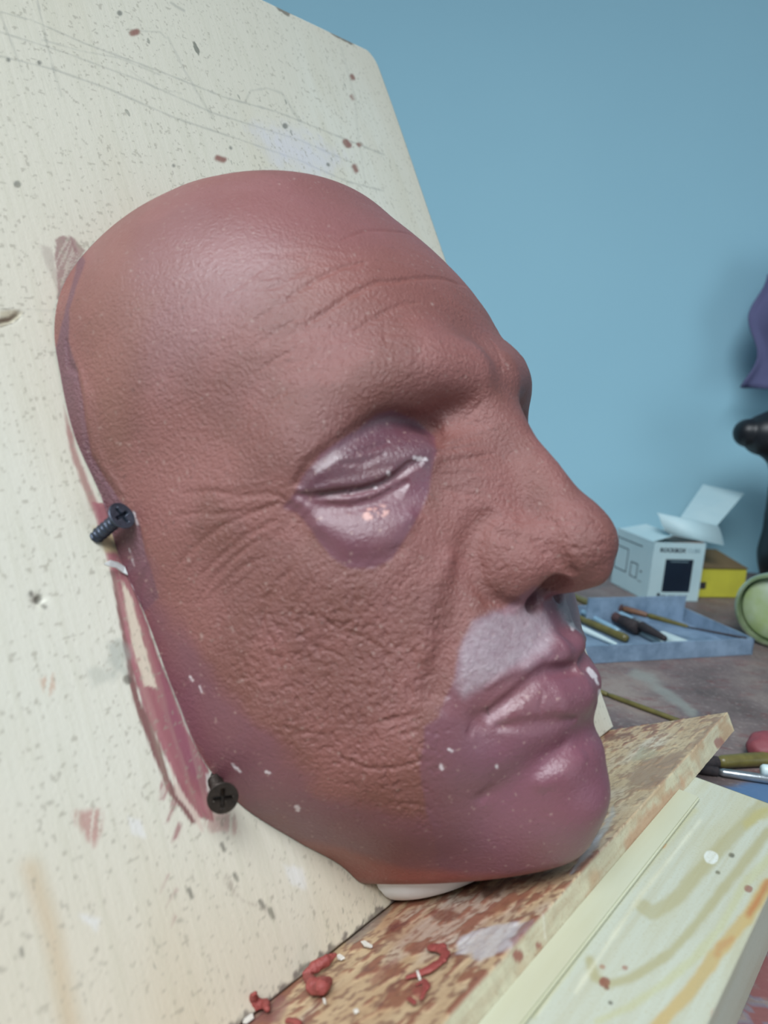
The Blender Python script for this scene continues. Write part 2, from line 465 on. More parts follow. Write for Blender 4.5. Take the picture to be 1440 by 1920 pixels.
# mouth
groove([(912,1336),(940,1317),(970,1295),(1000,1268),(1019,1257),(1052,1251),(1079,1241)], [1.0,1.3,1.5,1.5,1.4,1.4,1.3], -2.6, True)
groove([(914,1290),(945,1268),(985,1252),(1019,1231),(1045,1211)], 1.0, 0.45, True)
groove([(905,1335),(893,1350),(880,1372)], 2.6, -0.5, True)
groove([(935,1362),(981,1358),(1037,1350),(1075,1347)], 2.0, -0.8, True)
groove([(905,1490),(950,1470),(1000,1440),(1050,1400)], 5.0, -1.0)
groove([(1020,1470),(1060,1440),(1090,1420)], 6.0, 1.0)
# undercut ledge where the brown clay coat stops short of the board
groove([(128,640),(131,686),(147,700),(152,725),(158,759),(165,812),(172,853),(190,885),(220,929)], 1.1, -0.7)
groove([(262,990),(272,1030),(278,1065),(266,1100),(262,1140)], .9, -0.5)
groove([(146,690),(162,745),(172,812),(180,850),(200,882),(228,922)], 1.8, 0.5)
# forehead lines
for px, h in [([(500,544),(523,536),(558,513),(589,497)], -.25), ([(540,560),(578,536),(609,517),(644,503),(687,494)], -.5),
              ([(575,610),(597,596),(624,579),(656,556),(679,544),(710,530),(737,531),(772,526),(803,524),(834,526),(858,534),(875,538)], -.75),
              ([(660,622),(683,610),(710,594),(733,581),(757,571),(784,569)], -.35), ([(640,452),(687,435),(733,435),(772,441),(790,455)], -.3),
              ([(480,600),(520,575),(560,556)], -.22), ([(470,655),(510,628),(560,596)], -.22), ([(480,700),(520,672),(556,655)], -.2),
              ([(420,560),(470,520),(530,480)], -.18), ([(500,760),(530,735),(570,715)], -.18),
              ([(920,640),(935,665),(940,700)], -.3), ([(775,690),(790,660),(796,630)], -.18), ([(722,655),(724,630),(720,610)], -.2)]:
    groove(px, .62, h * 1.15)
# crow's feet and cheek lines
for px, h in [([(529,944),(480,955),(432,963),(380,962),(330,968)], -.35), ([(510,951),(451,971),(410,990),(392,1006),(350,1040),(334,1061)], -.35),
              ([(494,1045),(455,1062),(432,1084),(405,1110),(392,1123)], -.35), ([(549,1069),(520,1090),(503,1120),(494,1147),(490,1185)], -.35),
              ([(463,1084),(435,1105),(424,1123),(414,1160),(412,1194)], -.3), ([(580,1090),(560,1120),(548,1150),(540,1185)], -.3),
              ([(540,935),(500,925),(450,930),(400,920),(340,925)], -.3), ([(520,975),(470,1000),(430,1030),(380,1075)], -.3),
              ([(500,1005),(450,1035),(400,1085),(370,1130)], -.3), ([(600,1150),(640,1185),(690,1195),(730,1230)], -.4),
              ([(560,1190),(600,1215),(640,1230)], -.35), ([(700,1355),(730,1352),(760,1345),(790,1335)], -.55),
              ([(640,1420),(690,1440),(740,1440),(790,1425)], -.5), ([(520,1360),(560,1372),(610,1376)], -.3),
              ([(830,840),(870,825),(905,815)], -.3), ([(825,870),(870,862),(925,850)], -.3), ([(820,890),(860,890),(910,885)], -.25),
              ([(825,910),(860,925),(900,930)], -.25), ([(870,790),(890,770),(905,750)], -.35), ([(815,850),(850,842),(890,835)], -.3),
              ([(1018,1300),(1012,1325),(1015,1345)], -.25), ([(975,1300),(972,1325)], -.25)]:
    groove(px, .7, h * 1.1)
bake_grooves()
# ---------------------------------------------------------------- setting: wall, floor
ZT = bw(0, -0.0862, -0.012)[2]                 # table top
PZ = bw(0, -0.0862, 0.0558)[2] - 0.0002        # top of the pine board
MW = np.array([0.796, 0.605, 0.0]); MW /= np.linalg.norm(MW); TW = np.array([-MW[1], MW[0], 0.0])
ZF = ZT - 0.75
def wframe(m, t, z): return CAMW * [1, 1, 0] + MW * m + TW * t + np.array([0, 0, z])
WD = 0.775
m_wall = mat('painted_blue_wall', lin(160, 208, 226), 0.75)
v = ocoord(m_wall); n = noise_n(m_wall, v, 3.0, 3); lk(m_wall, ramp(m_wall, n, [(0.3, lin(157, 206, 224)), (0.75, lin(164, 213, 230))]), bs(m_wall).inputs['Base Color'])
n = noise_n(m_wall, v, 420, 3); lk(m_wall, bump(m_wall, n, 0.25, 0.0006), bs(m_wall).inputs['Normal'])
bm = box_bm(-1.8, 1.8, 0, 0.1, ZF, 1.7)
tag(bmobj('wall_back', bm, m_wall, M=frame_matrix(wframe(WD, 0, 0), TW, MW, (0, 0, 1))), kind='structure')
m_floor = grain('grey_floor', lin(110, 108, 104), lin(128, 124, 118), 6)
tag(bmobj('floor', box_bm(-1.8, 1.8, -1.6, 0, ZF - 0.05, ZF), m_floor, M=frame_matrix(wframe(WD, 0, 0), TW, MW, (0, 0, 1))), kind='structure')

# ---------------------------------------------------------------- work table
m_tab = mat('stained_tabletop', lin(110, 98, 96), 0.62)
v = ocoord(m_tab)
n1 = noise_n(m_tab, v, 16, 5, 0.65); n2 = noise_n(m_tab, ocoord(m_tab, (1, 2.2, 1), (0, 0, 0.7)), 70, 5, 0.7); n3 = noise_n(m_tab, v, 380, 3, 0.6)
c = ramp(m_tab, n1, [(0.32, lin(84, 74, 72)), (0.5, lin(112, 98, 96)), (0.68, lin(142, 128, 120))])
c = mixc(m_tab, ramp(m_tab, n2, [(0.52, 0.0), (0.66, 0.55)]), c, lin(112, 62, 62))
c = mixc(m_tab, ramp(m_tab, n3, [(0.55, 0.0), (0.7, 0.45)]), c, lin(164, 152, 146))
at = attr(m_tab, 'paint'); c = mixc(m_tab, at['Alpha'], c, at['Color'])
lk(m_tab, c, bs(m_tab).inputs['Base Color']); lk(m_tab, bump(m_tab, n3, 0.4, 0.0005), bs(m_tab).inputs['Normal'])
M_T = frame_matrix(wframe(0.2, 0, ZT), TW, MW, (0, 0, 1))
tab = empty('work_table', frame_matrix(wframe(0.2, 0, ZF), TW, MW, (0, 0, 1)))
tag(tab, 'brown stained work table against the blue wall, carrying tray, boxes and boards', 'table')
HT = ZT - ZF
gx = np.concatenate([[-0.75], np.linspace(-0.42, 0.1, 260), [0.75]]); gy = np.concatenate([[-0.5], np.linspace(-0.1, 0.574, 300)])
X, Y = np.meshgrid(gx, gy, indexing='ij'); V = np.stack([X.ravel(), Y.ravel(), np.full(X.size, HT)], 1)
nx, ny = X.shape; I = np.arange(nx * ny).reshape(nx, ny)
F = np.stack([I[:-1, :-1].ravel(), I[1:, :-1].ravel(), I[1:, 1:].ravel(), I[:-1, 1:].ravel()], 1)
Wp = CAMW * [1, 1, 0] + np.outer(V[:, 1] + 0.2, MW) + np.outer(V[:, 0], TW) + np.array([0, 0, ZT]); px = project_w(Wp)
nz = fbm(Wp, 60, 3); A = np.zeros((len(V), 4)); A[:, :3] = lin(70, 110, 150)
f = sm(-poly_sd(px, [(1350, 1478), (1400, 1470), (1470, 1472), (1470, 1530), (1420, 1530), (1385, 1505)]) + (nz - 0.5) * 24, -4, 6); A[:, 3] = f * 0.85
g = sm(-seg2(px, [(1190, 1262), (1240, 1290), (1300, 1335)]) + 11 + (nz - 0.5) * 18, -4, 6) * 0.5
A[:, :3] = np.where((g > f)[:, None], lin(150, 158, 150), A[:, :3]); A[:, 3] = np.maximum(A[:, 3], g)
g = sm(-poly_sd(px, [(1340, 1890), (1440, 1730), (1500, 1780), (1500, 1960), (1330, 1960)]) + (nz - 0.5) * 60, -5, 10) * sm(fbm(Wp, 300, 9), 0.42, 0.5) * 0.8
A[:, :3] = np.where((g > A[:, 3])[:, None], lin(120, 66, 66), A[:, :3]); A[:, 3] = np.maximum(A[:, 3], g)
me = quads_mesh('tabletop_skin', V, F, False); set_attr(me, 'paint', A)
top = link('tabletop', me, m_tab, tab)
bm = bmesh.new(); bm.from_mesh(me); al = [l for l in bm.verts.layers.float_color][0]
box_bm(-0.75, 0.75, -0.5, 0.574, HT - 0.03, HT - 0.0005, bm)
bm.to_mesh(me); bm.free()
a_ = me.attributes['paint']; buf = np.zeros(len(me.vertices) * 4, np.float32); a_.data.foreach_get('color', buf)
m_leg = grain('dark_leg_wood', lin(80, 62, 50), lin(96, 76, 60), 30)
for x in (-0.7, 0.7):
    for y in (-0.46, 0.53):
        bmobj('leg', box_bm(x - 0.025, x + 0.025, y - 0.025, y + 0.025, 0, HT - 0.03), m_leg, tab, bevel=0.002)

# ---------------------------------------------------------------- the big painted board
A_L, A_R, B_B = -0.06, 0.3432, -0.0777
def board_right(b): return A_R + 0.0032 * sm(b, 0.15, 0.27)
def board_top(a): return 0.2935 - 0.115 * (0.345 - a)
ga = np.concatenate([np.linspace(A_L, 0.045, 70)[:-1], np.linspace(0.045, 1.0, 2)[:0], 0.045 + (1) * np.linspace(0, 1, 590) * (A_R - 0.045)])
gb = np.linspace(0, 1, 740)
Aa, Bb = np.meshgrid(ga, gb, indexing='ij')
Aa = Aa + (Aa > 0.045) * (Aa - 0.045) / (A_R - 0.045) * (board_right(B_B + Bb * 0.37) - A_R)
Bb = B_B + Bb * (board_top(Aa) - B_B)
nx, ny = Aa.shape
ca, cb, rr = 0.3462 - 0.009, board_top(0.3462) - 0.009, 0.009
q = np.stack([Aa - ca, Bb - cb], -1); L = np.linalg.norm(q, axis=-1); inq = (q > 0).all(-1) & (L > rr)
Aa = np.where(inq, ca + q[..., 0] * rr / np.maximum(L, 1e-9), Aa); Bb = np.where(inq, cb + q[..., 1] * rr / np.maximum(L, 1e-9), Bb)
V = np.stack([Aa.ravel(), Bb.ravel(), np.zeros(Aa.size)], 1)
px = project(V)
jit = (fbm(V, 260, 5) - 0.5)
paint = np.zeros((len(V), 3)) + lin(212, 210, 192)
w1 = fbm(V * [1.0, 0.35, 1], 14, 1); paint = mix(paint, lin(217, 219, 204), sm(w1, 0.45, 0.7) * 0.7); w2 = fbm(V * [1, 0.3, 1], 40, 2); paint = mix(paint, lin(206, 202, 180), sm(w2, 0.5, 0.75) * 0.5)
paint = mix(paint, lin(198, 176, 138), sm(-seg2(px, [(60, 1630), (100, 1760), (130, 1920)]) + 18, -20, 20) * 0.55)
paint = mix(paint, lin(206, 184, 150), sm(px[:, 1], 1350, 1800) * 0.25)
disp = np.zeros(len(V))
PINK, GREY, RED, DARK = lin(152, 98, 102), lin(140, 122, 116), lin(150, 84, 78), lin(66, 60, 56)
def stroke(pts, w, col, a, soft=3, j=8):
    global paint
    paint = mix(paint, col, sm(-seg2(px, pts) + w + jit * j, -soft, soft) * a)
def blob(poly, col, a, soft=4, j=14, n=None):
    global paint
    k = sm(-poly_sd(px, poly) + jit * j, -soft, soft) * a
    if n is not None: k = k * n
    paint = mix(paint, col, k); return k
streak = sm(fbm(np.stack([px[:, 0] + px[:, 1] * 0.12, px[:, 1] * 0.08], 1), 0.22, 7), 0.35, 0.55)
streak2 = sm(fbm(np.stack([px[:, 0] + px[:, 1] * 0.45, px[:, 1] * 0.1 - px[:, 0] * .04], 1), 0.3, 8), 0.4, 0.56)
# pencil lines
PEN = lin(150, 152, 142)
for pts, w, a in [([(0, 22), (60, 38), (160, 82), (300, 134), (420, 182), (520, 210), (650, 262), (720, 290)], 1.5, .55), ([(0, 60), (120, 98), (260, 150), (400, 212), (560, 262), (660, 305)], 1.4, .45),
                  ([(0, 105), (100, 130), (200, 165), (330, 222), (450, 262), (560, 300), (650, 340), (720, 358)], 1.5, .5), ([(70, 0), (85, 70), (100, 130), (115, 180)], 1.6, .5), ([(0, 25), (25, 90), (42, 135)], 1.5, .4),
                  ([(315, 70), (345, 130), (380, 190), (400, 222)], 2.0, .3), ([(80, 75), (150, 95), (220, 108), (300, 140)], 1.2, .4), ([(240, 130), (290, 165), (340, 175)], 1.0, .3),
                  ([(460, 190), (470, 170), (500, 165), (530, 175), (545, 200), (560, 225)], 2.5, .3), ([(640, 90), (665, 180), (672, 260), (685, 345)], 2.5, .15),
                  ([(240, 55), (262, 58), (300, 60), (312, 72)], 1.5, .35), ([(320, 5), (345, 20)], 2.5, .5), ([(0, 582), (50, 580), (105, 584)], 1.5, .3)]:
    stroke(pts, w * 0.8, PEN, a, 2.0, 3)
# brush marks by the temple
blob([(76, 458), (96, 464), (104, 500), (118, 530), (106, 545), (92, 510)], GREY, .35, 3, 8)
blob([(104, 450), (118, 441), (134, 444), (150, 478), (158, 500), (118, 560), (108, 560), (104, 500)], lin(150, 120, 116), .85, 2, 9, 0.6 + 0.4 * streak2)
blob([(128, 440), (140, 446), (158, 470), (152, 482), (136, 468)], lin(150, 120, 116), .8, 2, 6)
# clay smears down the left edge of the mask
blob([(118, 760), (124, 775), (150, 860), (185, 945), (175, 965), (150, 905), (128, 840)], lin(160, 118, 112), .85, 3, 7)
blob([(170, 940), (205, 945), (232, 1040), (248, 1090), (300, 1240), (350, 1370), (392, 1444), (400, 1540), (365, 1530), (320, 1440), (270, 1330), (238, 1220), (212, 1090)], PINK, 1.0, 2, 5)
blob([(205, 1060), (216, 1080), (240, 1215), (262, 1310), (300, 1400), (318, 1460), (340, 1500), (372, 1540), (360, 1545), (318, 1490), (280, 1400), (248, 1310), (230, 1200)], lin(128, 92, 88), 1.0, 2, 5)
blob([(222, 1070), (246, 1120), (262, 1180), (282, 1250), (292, 1290), (268, 1290), (248, 1210), (232, 1130)], lin(208, 196, 176), 1.0, 2, 10, 1 - 0.5 * (jit > .12))
blob([(318, 1430), (335, 1480), (372, 1530), (380, 1560), (355, 1520), (330, 1490)], lin(206, 190, 176), .9, 2, 8)
blob([(300, 1250), (318, 1290), (345, 1350), (380, 1440), (390, 1500), (340, 1430), (310, 1340)], lin(128, 72, 92), .55, 14, 10)
blob([(172, 985), (215, 1000), (225, 1040), (195, 1035)], lin(196, 182, 140), .8, 5, 8)
for p, a in [([(302, 1460), (318, 1470), (308, 1500), (298, 1500)], .8), ([(322, 1500), (334, 1508), (318, 1540), (308, 1545)], .8), ([(334, 1540), (342, 1545), (334, 1570), (322, 1578)], .8),
             ([(312, 1636), (320, 1640), (300, 1675)], .7), ([(328, 1664), (334, 1668), (312, 1700)], .7), ([(326, 1712), (332, 1718), (320, 1740)], .6)]: blob(p, PINK, a, 3, 6, 0.4 + 0.6 * streak2)
blob([(384, 1450), (398, 1446), (402, 1490), (392, 1498), (386, 1480)], lin(222, 218, 210), .9, 2, 8)
blob([(132, 1516), (184, 1524), (186, 1555), (176, 1586), (160, 1560), (140, 1545)], lin(172, 112, 106), .65, 8, 22, 0.1 + 0.9 * streak)
blob([(390, 1520), (440, 1530), (446, 1560), (400, 1560), (385, 1545)], lin(170, 110, 110), .5, 6, 14, streak)
blob([(195, 1205), (225, 1200), (240, 1230), (236, 1260), (215, 1262), (198, 1240)], lin(160, 168, 158), .6, 12, 30)
blob([(165, 1258), (200, 1250), (205, 1275), (178, 1285)], lin(170, 176, 164), .45, 10, 26)
blob([(70, 1275), (100, 1262), (105, 1290), (88, 1305)], lin(190, 140, 108), .5, 5, 10, streak)
blob([(480, 240), (560, 250), (640, 300), (600, 330), (520, 310)], lin(205, 208, 222), .5, 30, 40)
for p in ([(240, 1530), (262, 1540), (272, 1570), (248, 1560)], [(530, 1620), (565, 1630), (570, 1665), (545, 1660)], [(150, 1715), (185, 1725), (180, 1745)]): blob(p, lin(225, 228, 226), .6, 6, 14)
for x, y, r in [(238, 1274, 8), (72, 1122, 12), (82, 1135, 9), (58, 1112, 7)]: stroke([(x, y), (x + 2, y + 2)], r * .75, lin(96, 92, 84), .8, 3, 10)
blob([(0, 583), (30, 580), (45, 585), (35, 600), (0, 615)], lin(176, 168, 142), .8, 3, 4)
stroke([(0, 612), (25, 606), (42, 592), (46, 586)], 1.2, lin(96, 92, 84), .8, 1.5, 2); stroke([(0, 600), (18, 598), (30, 590)], 2.5, lin(110, 88, 70), .8, 2, 3); stroke([(0, 580), (25, 578)], 1.2, lin(110, 104, 94), .7, 1.5, 2)
for pts, w in [([(248, 62), (256, 60)], 6), ([(408, 296), (420, 300)], 5), ([(648, 266), (652, 272)], 6), ([(660, 142), (662, 146)], 4), ([(664, 312), (668, 320)], 5), ([(672, 270), (674, 272)], 4), ([(658, 180), (661, 186)], 3)]: stroke(pts, w, lin(128, 72, 62), .85, 3, 5)
for x, y, r in [(32, 345, 6), (534, 236, 4.5), (432, 277, 3), (224, 24, 4), (73, 117, 3.5), (325, 310, 2.5), (615, 308, 3), (15, 112, 3)]: stroke([(x, y), (x + 1, y + 1)], r, lin(110, 112, 104), .8, 2, 3)
blob([(418, 1655), (425, 1640), (440, 1660), (455, 1690), (470, 1695), (500, 1700), (512, 1720), (480, 1700), (440, 1680)], lin(140, 128, 116), .5, 3, 10, 0.3 + 0.7 * streak2)
for x0, y0, x1, y1 in [(354, 1668, 360, 1682), (415, 1582, 420, 1594), (506, 1706, 512, 1720), (488, 1690, 494, 1700), (40, 1780, 42, 1790), (440, 1640, 445, 1650)]: stroke([(x0, y0), (x1, y1)], 4, lin(120, 118, 106), .8, 2, 4)
# dirty line where the board meets the plank, chipped edge at the corner
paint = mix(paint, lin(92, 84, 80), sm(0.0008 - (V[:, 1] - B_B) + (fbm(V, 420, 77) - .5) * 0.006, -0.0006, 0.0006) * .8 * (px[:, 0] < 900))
ed = np.minimum(board_right(V[:, 1]) - V[:, 0], board_top(V[:, 0]) - V[:, 1])
paint = mix(paint, lin(84, 74, 66), sm(0.0012 - ed + (fbm(V, 120, 21) - 0.62) * 0.012, 0, 0.0008) * (px[:, 1] < 140) * .8)
sp = fbm(V, 900, 31, 2); paint = mix(paint, lin(150, 146, 130), sm(sp, 0.72, 0.8) * .5)
disp += 0.0003 * sm(-poly_sd(px, [(170, 940), (205, 945), (232, 1040), (300, 1240), (392, 1444), (400, 1540), (320, 1440), (250, 1250), (212, 1090)]), -2, 8)
disp -= 0.0012 * np.exp(-(((px - [74, 1126]) ** 2).sum(1)) / 90)
disp -= 0.0008 * np.exp(-(seg2(px, [(0, 606), (20, 600), (34, 590)]) / 5) ** 2)
V[:, 2] += np.maximum(disp, -0.002) - 0.0
I = np.arange(nx * ny).reshape(nx, ny)
F = np.stack([I[:-1, :-1].ravel(), I[1:, :-1].ravel(), I[1:, 1:].ravel(), I[:-1, 1:].ravel()], 1)
rim = np.concatenate([I[:, 0], I[-1, 1:], I[::-1, -1][1:], I[0, ::-1][1:-1]])
TB = 0.012
nb = len(V); Vb = V[rim].copy(); Vb[:, 2] = -TB; V2 = np.concatenate([V, Vb]); k = len(rim); r2 = nb + np.arange(k)
F2 = np.stack([rim, r2, np.roll(r2, -1), np.roll(rim, -1)], 1)
cen = len(V2); V2 = np.concatenate([V2, [[0.15, 0.1, -TB]]]); half = k // 2 * 2
F3 = np.stack([r2[0:half:2], np.full(half // 2, cen), np.roll(r2, -2)[0:half:2], np.roll(r2, -1)[0:half:2]], 1)
paint2 = np.concatenate([paint, paint[rim] * 0.8, [[0.4, 0.36, 0.25]]])
me = quads_mesh('painted_board', V2, np.concatenate([F, F2, F3]), True)
fl = np.ones(len(me.polygons), bool); fl[len(F):] = False; me.polygons.foreach_set('use_smooth', fl)
paint2 *= np.array([.95, .915, .93]); set_attr(me, 'paint', paint2)
m_board = mat('cream_painted_plywood', (0.6, 0.6, 0.5), 0.55)
v = ocoord(m_board); vs = ocoord(m_board, (1, 0.45, 1)); c = attr(m_board, 'paint')['Color']
def specks(m, vec, scale, thr, soft, colr, c, amount=1.0, gate=0.5):
    vo = nd(m, 'ShaderNodeTexVoronoi', feature='F1'); vo.inputs['Scale'].default_value = scale; lk(m, vec, vo.inputs['Vector'])
    sep = nd(m, 'ShaderNodeSeparateColor'); lk(m, vo.outputs['Color'], sep.inputs[0])
    rad = math_n(m, 'MULTIPLY', math_n(m, 'POWER', sep.outputs[0], 4.0), thr)
    d = math_n(m, 'SUBTRACT', rad, vo.outputs['Distance']); f = math_n(m, 'MULTIPLY', d, 1 / soft)
    cl = nd(m, 'ShaderNodeClamp'); lk(m, f, cl.inputs[0]); g = math_n(m, 'GREATER_THAN', sep.outputs[1], gate)
    f = math_n(m, 'MULTIPLY', math_n(m, 'MULTIPLY', cl.outputs[0], g), amount)
    return mixc(m, f, c, colr)
nv = nd(m_board, 'ShaderNodeTexNoise', i_Scale=300.0); lk(m_board, v, nv.inputs['Vector'])
dv = nd(m_board, 'ShaderNodeVectorMath', operation='MULTIPLY_ADD'); lk(m_board, nv.outputs['Color'], dv.inputs[0]); dv.inputs[1].default_value = (.0016, .0016, 0); lk(m_board, vs, dv.inputs[2])
c = specks(m_board, dv.outputs[0], 130, 0.24, 0.06, lin(96, 98, 88), c, .8, 0.6)
c = specks(m_board, dv.outputs[0], 300, 0.26, 0.08, lin(112, 114, 104), c, .55, 0.72)
c = specks(m_board, dv.outputs[0], 60, 0.08, 0.02, lin(118, 92, 82), c, .8, 0.6)
gr = noise_n(m_board, ocoord(m_board, (1, 0.06, 1)), 500, 3, 0.6); c = mixc(m_board, ramp(m_board, gr, [(0.45, 0.0), (0.75, 0.22)]), c, lin(176, 174, 150))
lk(m_board, c, bs(m_board).inputs['Base Color'])
b1 = bump(m_board, gr, 0.25, 0.0004); b1 = bump(m_board, noise_n(m_board, v, 900, 2), 0.25, 0.0003, b1); lk(m_board, b1, bs(m_board).inputs['Normal'])
board = link('painted_board', me, m_board, M=board_matrix(0, 0, 0))
tag(board, 'large upright plywood board painted cream, with rounded corner, carrying the clay mask', 'board')

# ---------------------------------------------------------------- the plank under it
PF, PTH = 0.0557, 0.0078
def grid_solid(name, a0, a1, n1, c0, c1, n2, toB, mat_, paintf, thick, wob=None):
    """slab with a finely gridded top; toB maps (p,q) to the local frame, thickness goes down"""
    P_, Q_ = np.meshgrid(np.linspace(a0, a1, n1), np.linspace(c0, c1, n2), indexing='ij')
    T = toB(P_.ravel(), Q_.ravel()); up = toB(P_.ravel(), Q_.ravel(), 1.0) - T
    I = np.arange(n1 * n2).reshape(n1, n2)
    F = np.stack([I[:-1, :-1].ravel(), I[1:, :-1].ravel(), I[1:, 1:].ravel(), I[:-1, 1:].ravel()], 1)
    rim = np.concatenate([I[:, 0], I[-1, 1:], I[::-1, -1][1:], I[0, ::-1][1:-1]])
    lay = [T]; FF = [F]; prev = rim; n = len(T)
    steps = np.linspace(0, thick, 12)[1:]
    for s in steps:
        lay.append(T[rim] - up[rim] * s); cur = n + np.arange(len(rim)); n += len(rim)
        FF.append(np.stack([np.roll(prev, -1), np.roll(cur, -1), cur, prev], 1)[:, ::-1]); prev = cur
    B = T - up * thick; FF.append(np.stack([I[:-1, :-1].ravel(), I[:-1, 1:].ravel(), I[1:, 1:].ravel(), I[1:, :-1].ravel()], 1) + n); lay.append(B)
    V = np.concatenate(lay); return V, np.concatenate(FF), n - sum(len(x) for x in lay[1:-1]), len(T)
def plank_toB(p, q, h=0.0):
    a = p; t = (p - 0.0) / 0.3406
    end = 0.3406 - 0.0047 * np.clip(q / PF, 0, 1)
    a = -0.05 + (p + 0.05) / (0.3406 + 0.05) * (end + 0.05)
    return np.stack([a, np.full(len(p), B_B - 0.0008) + h, q], 1)
V, F, _, nt = grid_solid('plank', -0.05, 0.3406, 620, -0.0118, PF, 130, plank_toB, None, None, PTH)
px = project(V); jit = fbm(V, 260, 6) - 0.5; istop = V[:, 1] > B_B - 0.0012
paint = np.zeros((len(V), 3)) + lin(196, 172, 138)
s1 = fbm(V * [0.35, 1, 1], 90, 41); paint = mix(paint, lin(178, 142, 106), sm(s1, 0.4, 0.75) * .6)
s2 = fbm(V * [0.5, 1, 1], 60, 42); paint = mix(paint, lin(206, 200, 190), sm(s2, 0.52, 0.66) * .75)
s3 = fbm(V * [0.4, 1, 1], 420, 43); paint = mix(paint, lin(132, 76, 62), sm(s3, 0.56, 0.64) * .85 * istop)
s4 = fbm(V * [0.6, 1, 1], 900, 44); paint = mix(paint, lin(112, 74, 66), sm(s4, 0.56, 0.62) * .7 * istop)
PLK = lambda: None
blob([(700, 1700), (760, 1690), (850, 1690), (930, 1655), (1060, 1640), (1000, 1690), (880, 1760), (760, 1790), (700, 1740)], lin(150, 92, 68), .45 * 1.0, 22, 40)
for p, col, a in [([(730, 1735), (765, 1730), (752, 1752), (715, 1756)], lin(104, 50, 46), .9), ([(905, 1665), (945, 1660), (935, 1685), (908, 1682)], lin(92, 56, 42), .85),
                  ([(800, 1712), (850, 1705), (870, 1720), (820, 1730)], lin(110, 56, 46), .8), ([(955, 1618), (1000, 1600), (985, 1630)], lin(96, 52, 44), .7),
                  ([(860, 1760), (930, 1735), (1000, 1730), (960, 1780), (900, 1800), (860, 1790)], lin(196, 196, 200), .75), ([(960, 1790), (1010, 1730), (990, 1730), (960, 1760)], lin(120, 56, 50), .6),
                  ([(1100, 1590), (1125, 1560), (1150, 1510), (1155, 1530), (1120, 1590), (1070, 1640)], lin(170, 178, 186), .85),
                  ([(1190, 1440), (1230, 1420), (1290, 1405), (1270, 1435), (1230, 1480), (1185, 1470), (1170, 1455)], lin(118, 70, 64), .85), ([(1200, 1400), (1235, 1410), (1215, 1425), (1185, 1425)], lin(130, 136, 116), .6),
                  ([(1130, 1378), (1180, 1374), (1190, 1380), (1135, 1388)], lin(104, 60, 52), .85), ([(1290, 1400), (1320, 1370), (1350, 1335), (1330, 1380), (1300, 1405)], lin(122, 70, 60), .8),
                  ([(690, 1835), (745, 1790), (750, 1805), (700, 1850)], lin(138, 80, 74), .6), ([(470, 1890), (520, 1860), (550, 1880), (520, 1920), (450, 1925)], lin(128, 84, 84), .7),
                  ([(640, 1760), (700, 1710), (740, 1700), (700, 1745), (650, 1775)], lin(120, 112, 110), .7), ([(775, 1860), (800, 1845), (790, 1880)], lin(140, 70, 66), .8)]:
    blob(p, col, a, 4, 18)
blob([(1120, 1420), (1250, 1370), (1380, 1330), (1330, 1420), (1200, 1520), (1130, 1580)], lin(206, 196, 160), .35, 20, 40)
e = sm(np.abs(V[:, 2] - PF), 0.0008, 0.0); front = (V[:, 2] > PF - 0.0006) & ~istop
paint[front] = mix(paint[front], lin(196, 192, 164), np.full(front.sum(), 0.85))
fs = fbm(V[front] * [0.4, 1, 1], 130, 47); paint[front] = mix(paint[front], lin(176, 128, 88), sm(fs, 0.55, 0.7) * .5)
blob([(1170, 1580), (1200, 1530), (1260, 1480), (1290, 1450), (1270, 1500), (1220, 1560), (1180, 1600)], lin(180, 128, 96), .6, 8, 26)
for x, y, r in [(788, 1790 + 0, 0), (1348, 1392, 10), (970, 1791, 11), (1010, 1772, 5)]: stroke([(x, y), (x + 1, y + 2)], r, lin(138, 66, 60) if x < 1200 else lin(150, 104, 96), .85, 2, 6)
stroke([(1018, 1716), (1022, 1760)], 1.2, lin(224, 222, 206), .7, 2, 2)
V[istop, 1] += (0.0003 * sm(s3[istop], 0.54, 0.62) + 0.00015 * fbm(V[istop], 500, 48))
V[front, 2] += (fbm(V[front] * [1, .3, 1], 220, 49) - 0.5) * 0.0007
me = quads_mesh('plank', V, F, True); set_attr(me, 'paint', paint)
def paint_mat(name, rough, gscale, gstretch, gcol, gamt, bstr=0.3):
    m = mat(name, (0.5, 0.4, 0.3), rough); c = attr(m, 'paint')['Color']
    g = noise_n(m, ocoord(m, gstretch), gscale, 4, 0.65); c = mixc(m, ramp(m, g, [(0.42, 0.0), (0.72, gamt)]), c, gcol)
    n2 = noise_n(m, ocoord(m), 1100, 3, 0.6); c = mixc(m, ramp(m, n2, [(0.55, 0.0), (0.75, gamt)]), c, gcol)
    lk(m, c, bs(m).inputs['Base Color']); b = bump(m, g, bstr, 0.0004); b = bump(m, n2, bstr, 0.0003, b); lk(m, b, bs(m).inputs['Normal']); return m
m_plank = paint_mat('stained_plank_wood', 0.5, 420, (0.15, 1, 1), lin(150, 112, 82), 0.4)
plank = link('plank', me, m_plank, M=board_matrix(0, 0, 0))
tag(plank, 'narrow wooden plank under the clay mask, top blotched with reddish brown clay stains', 'plank')

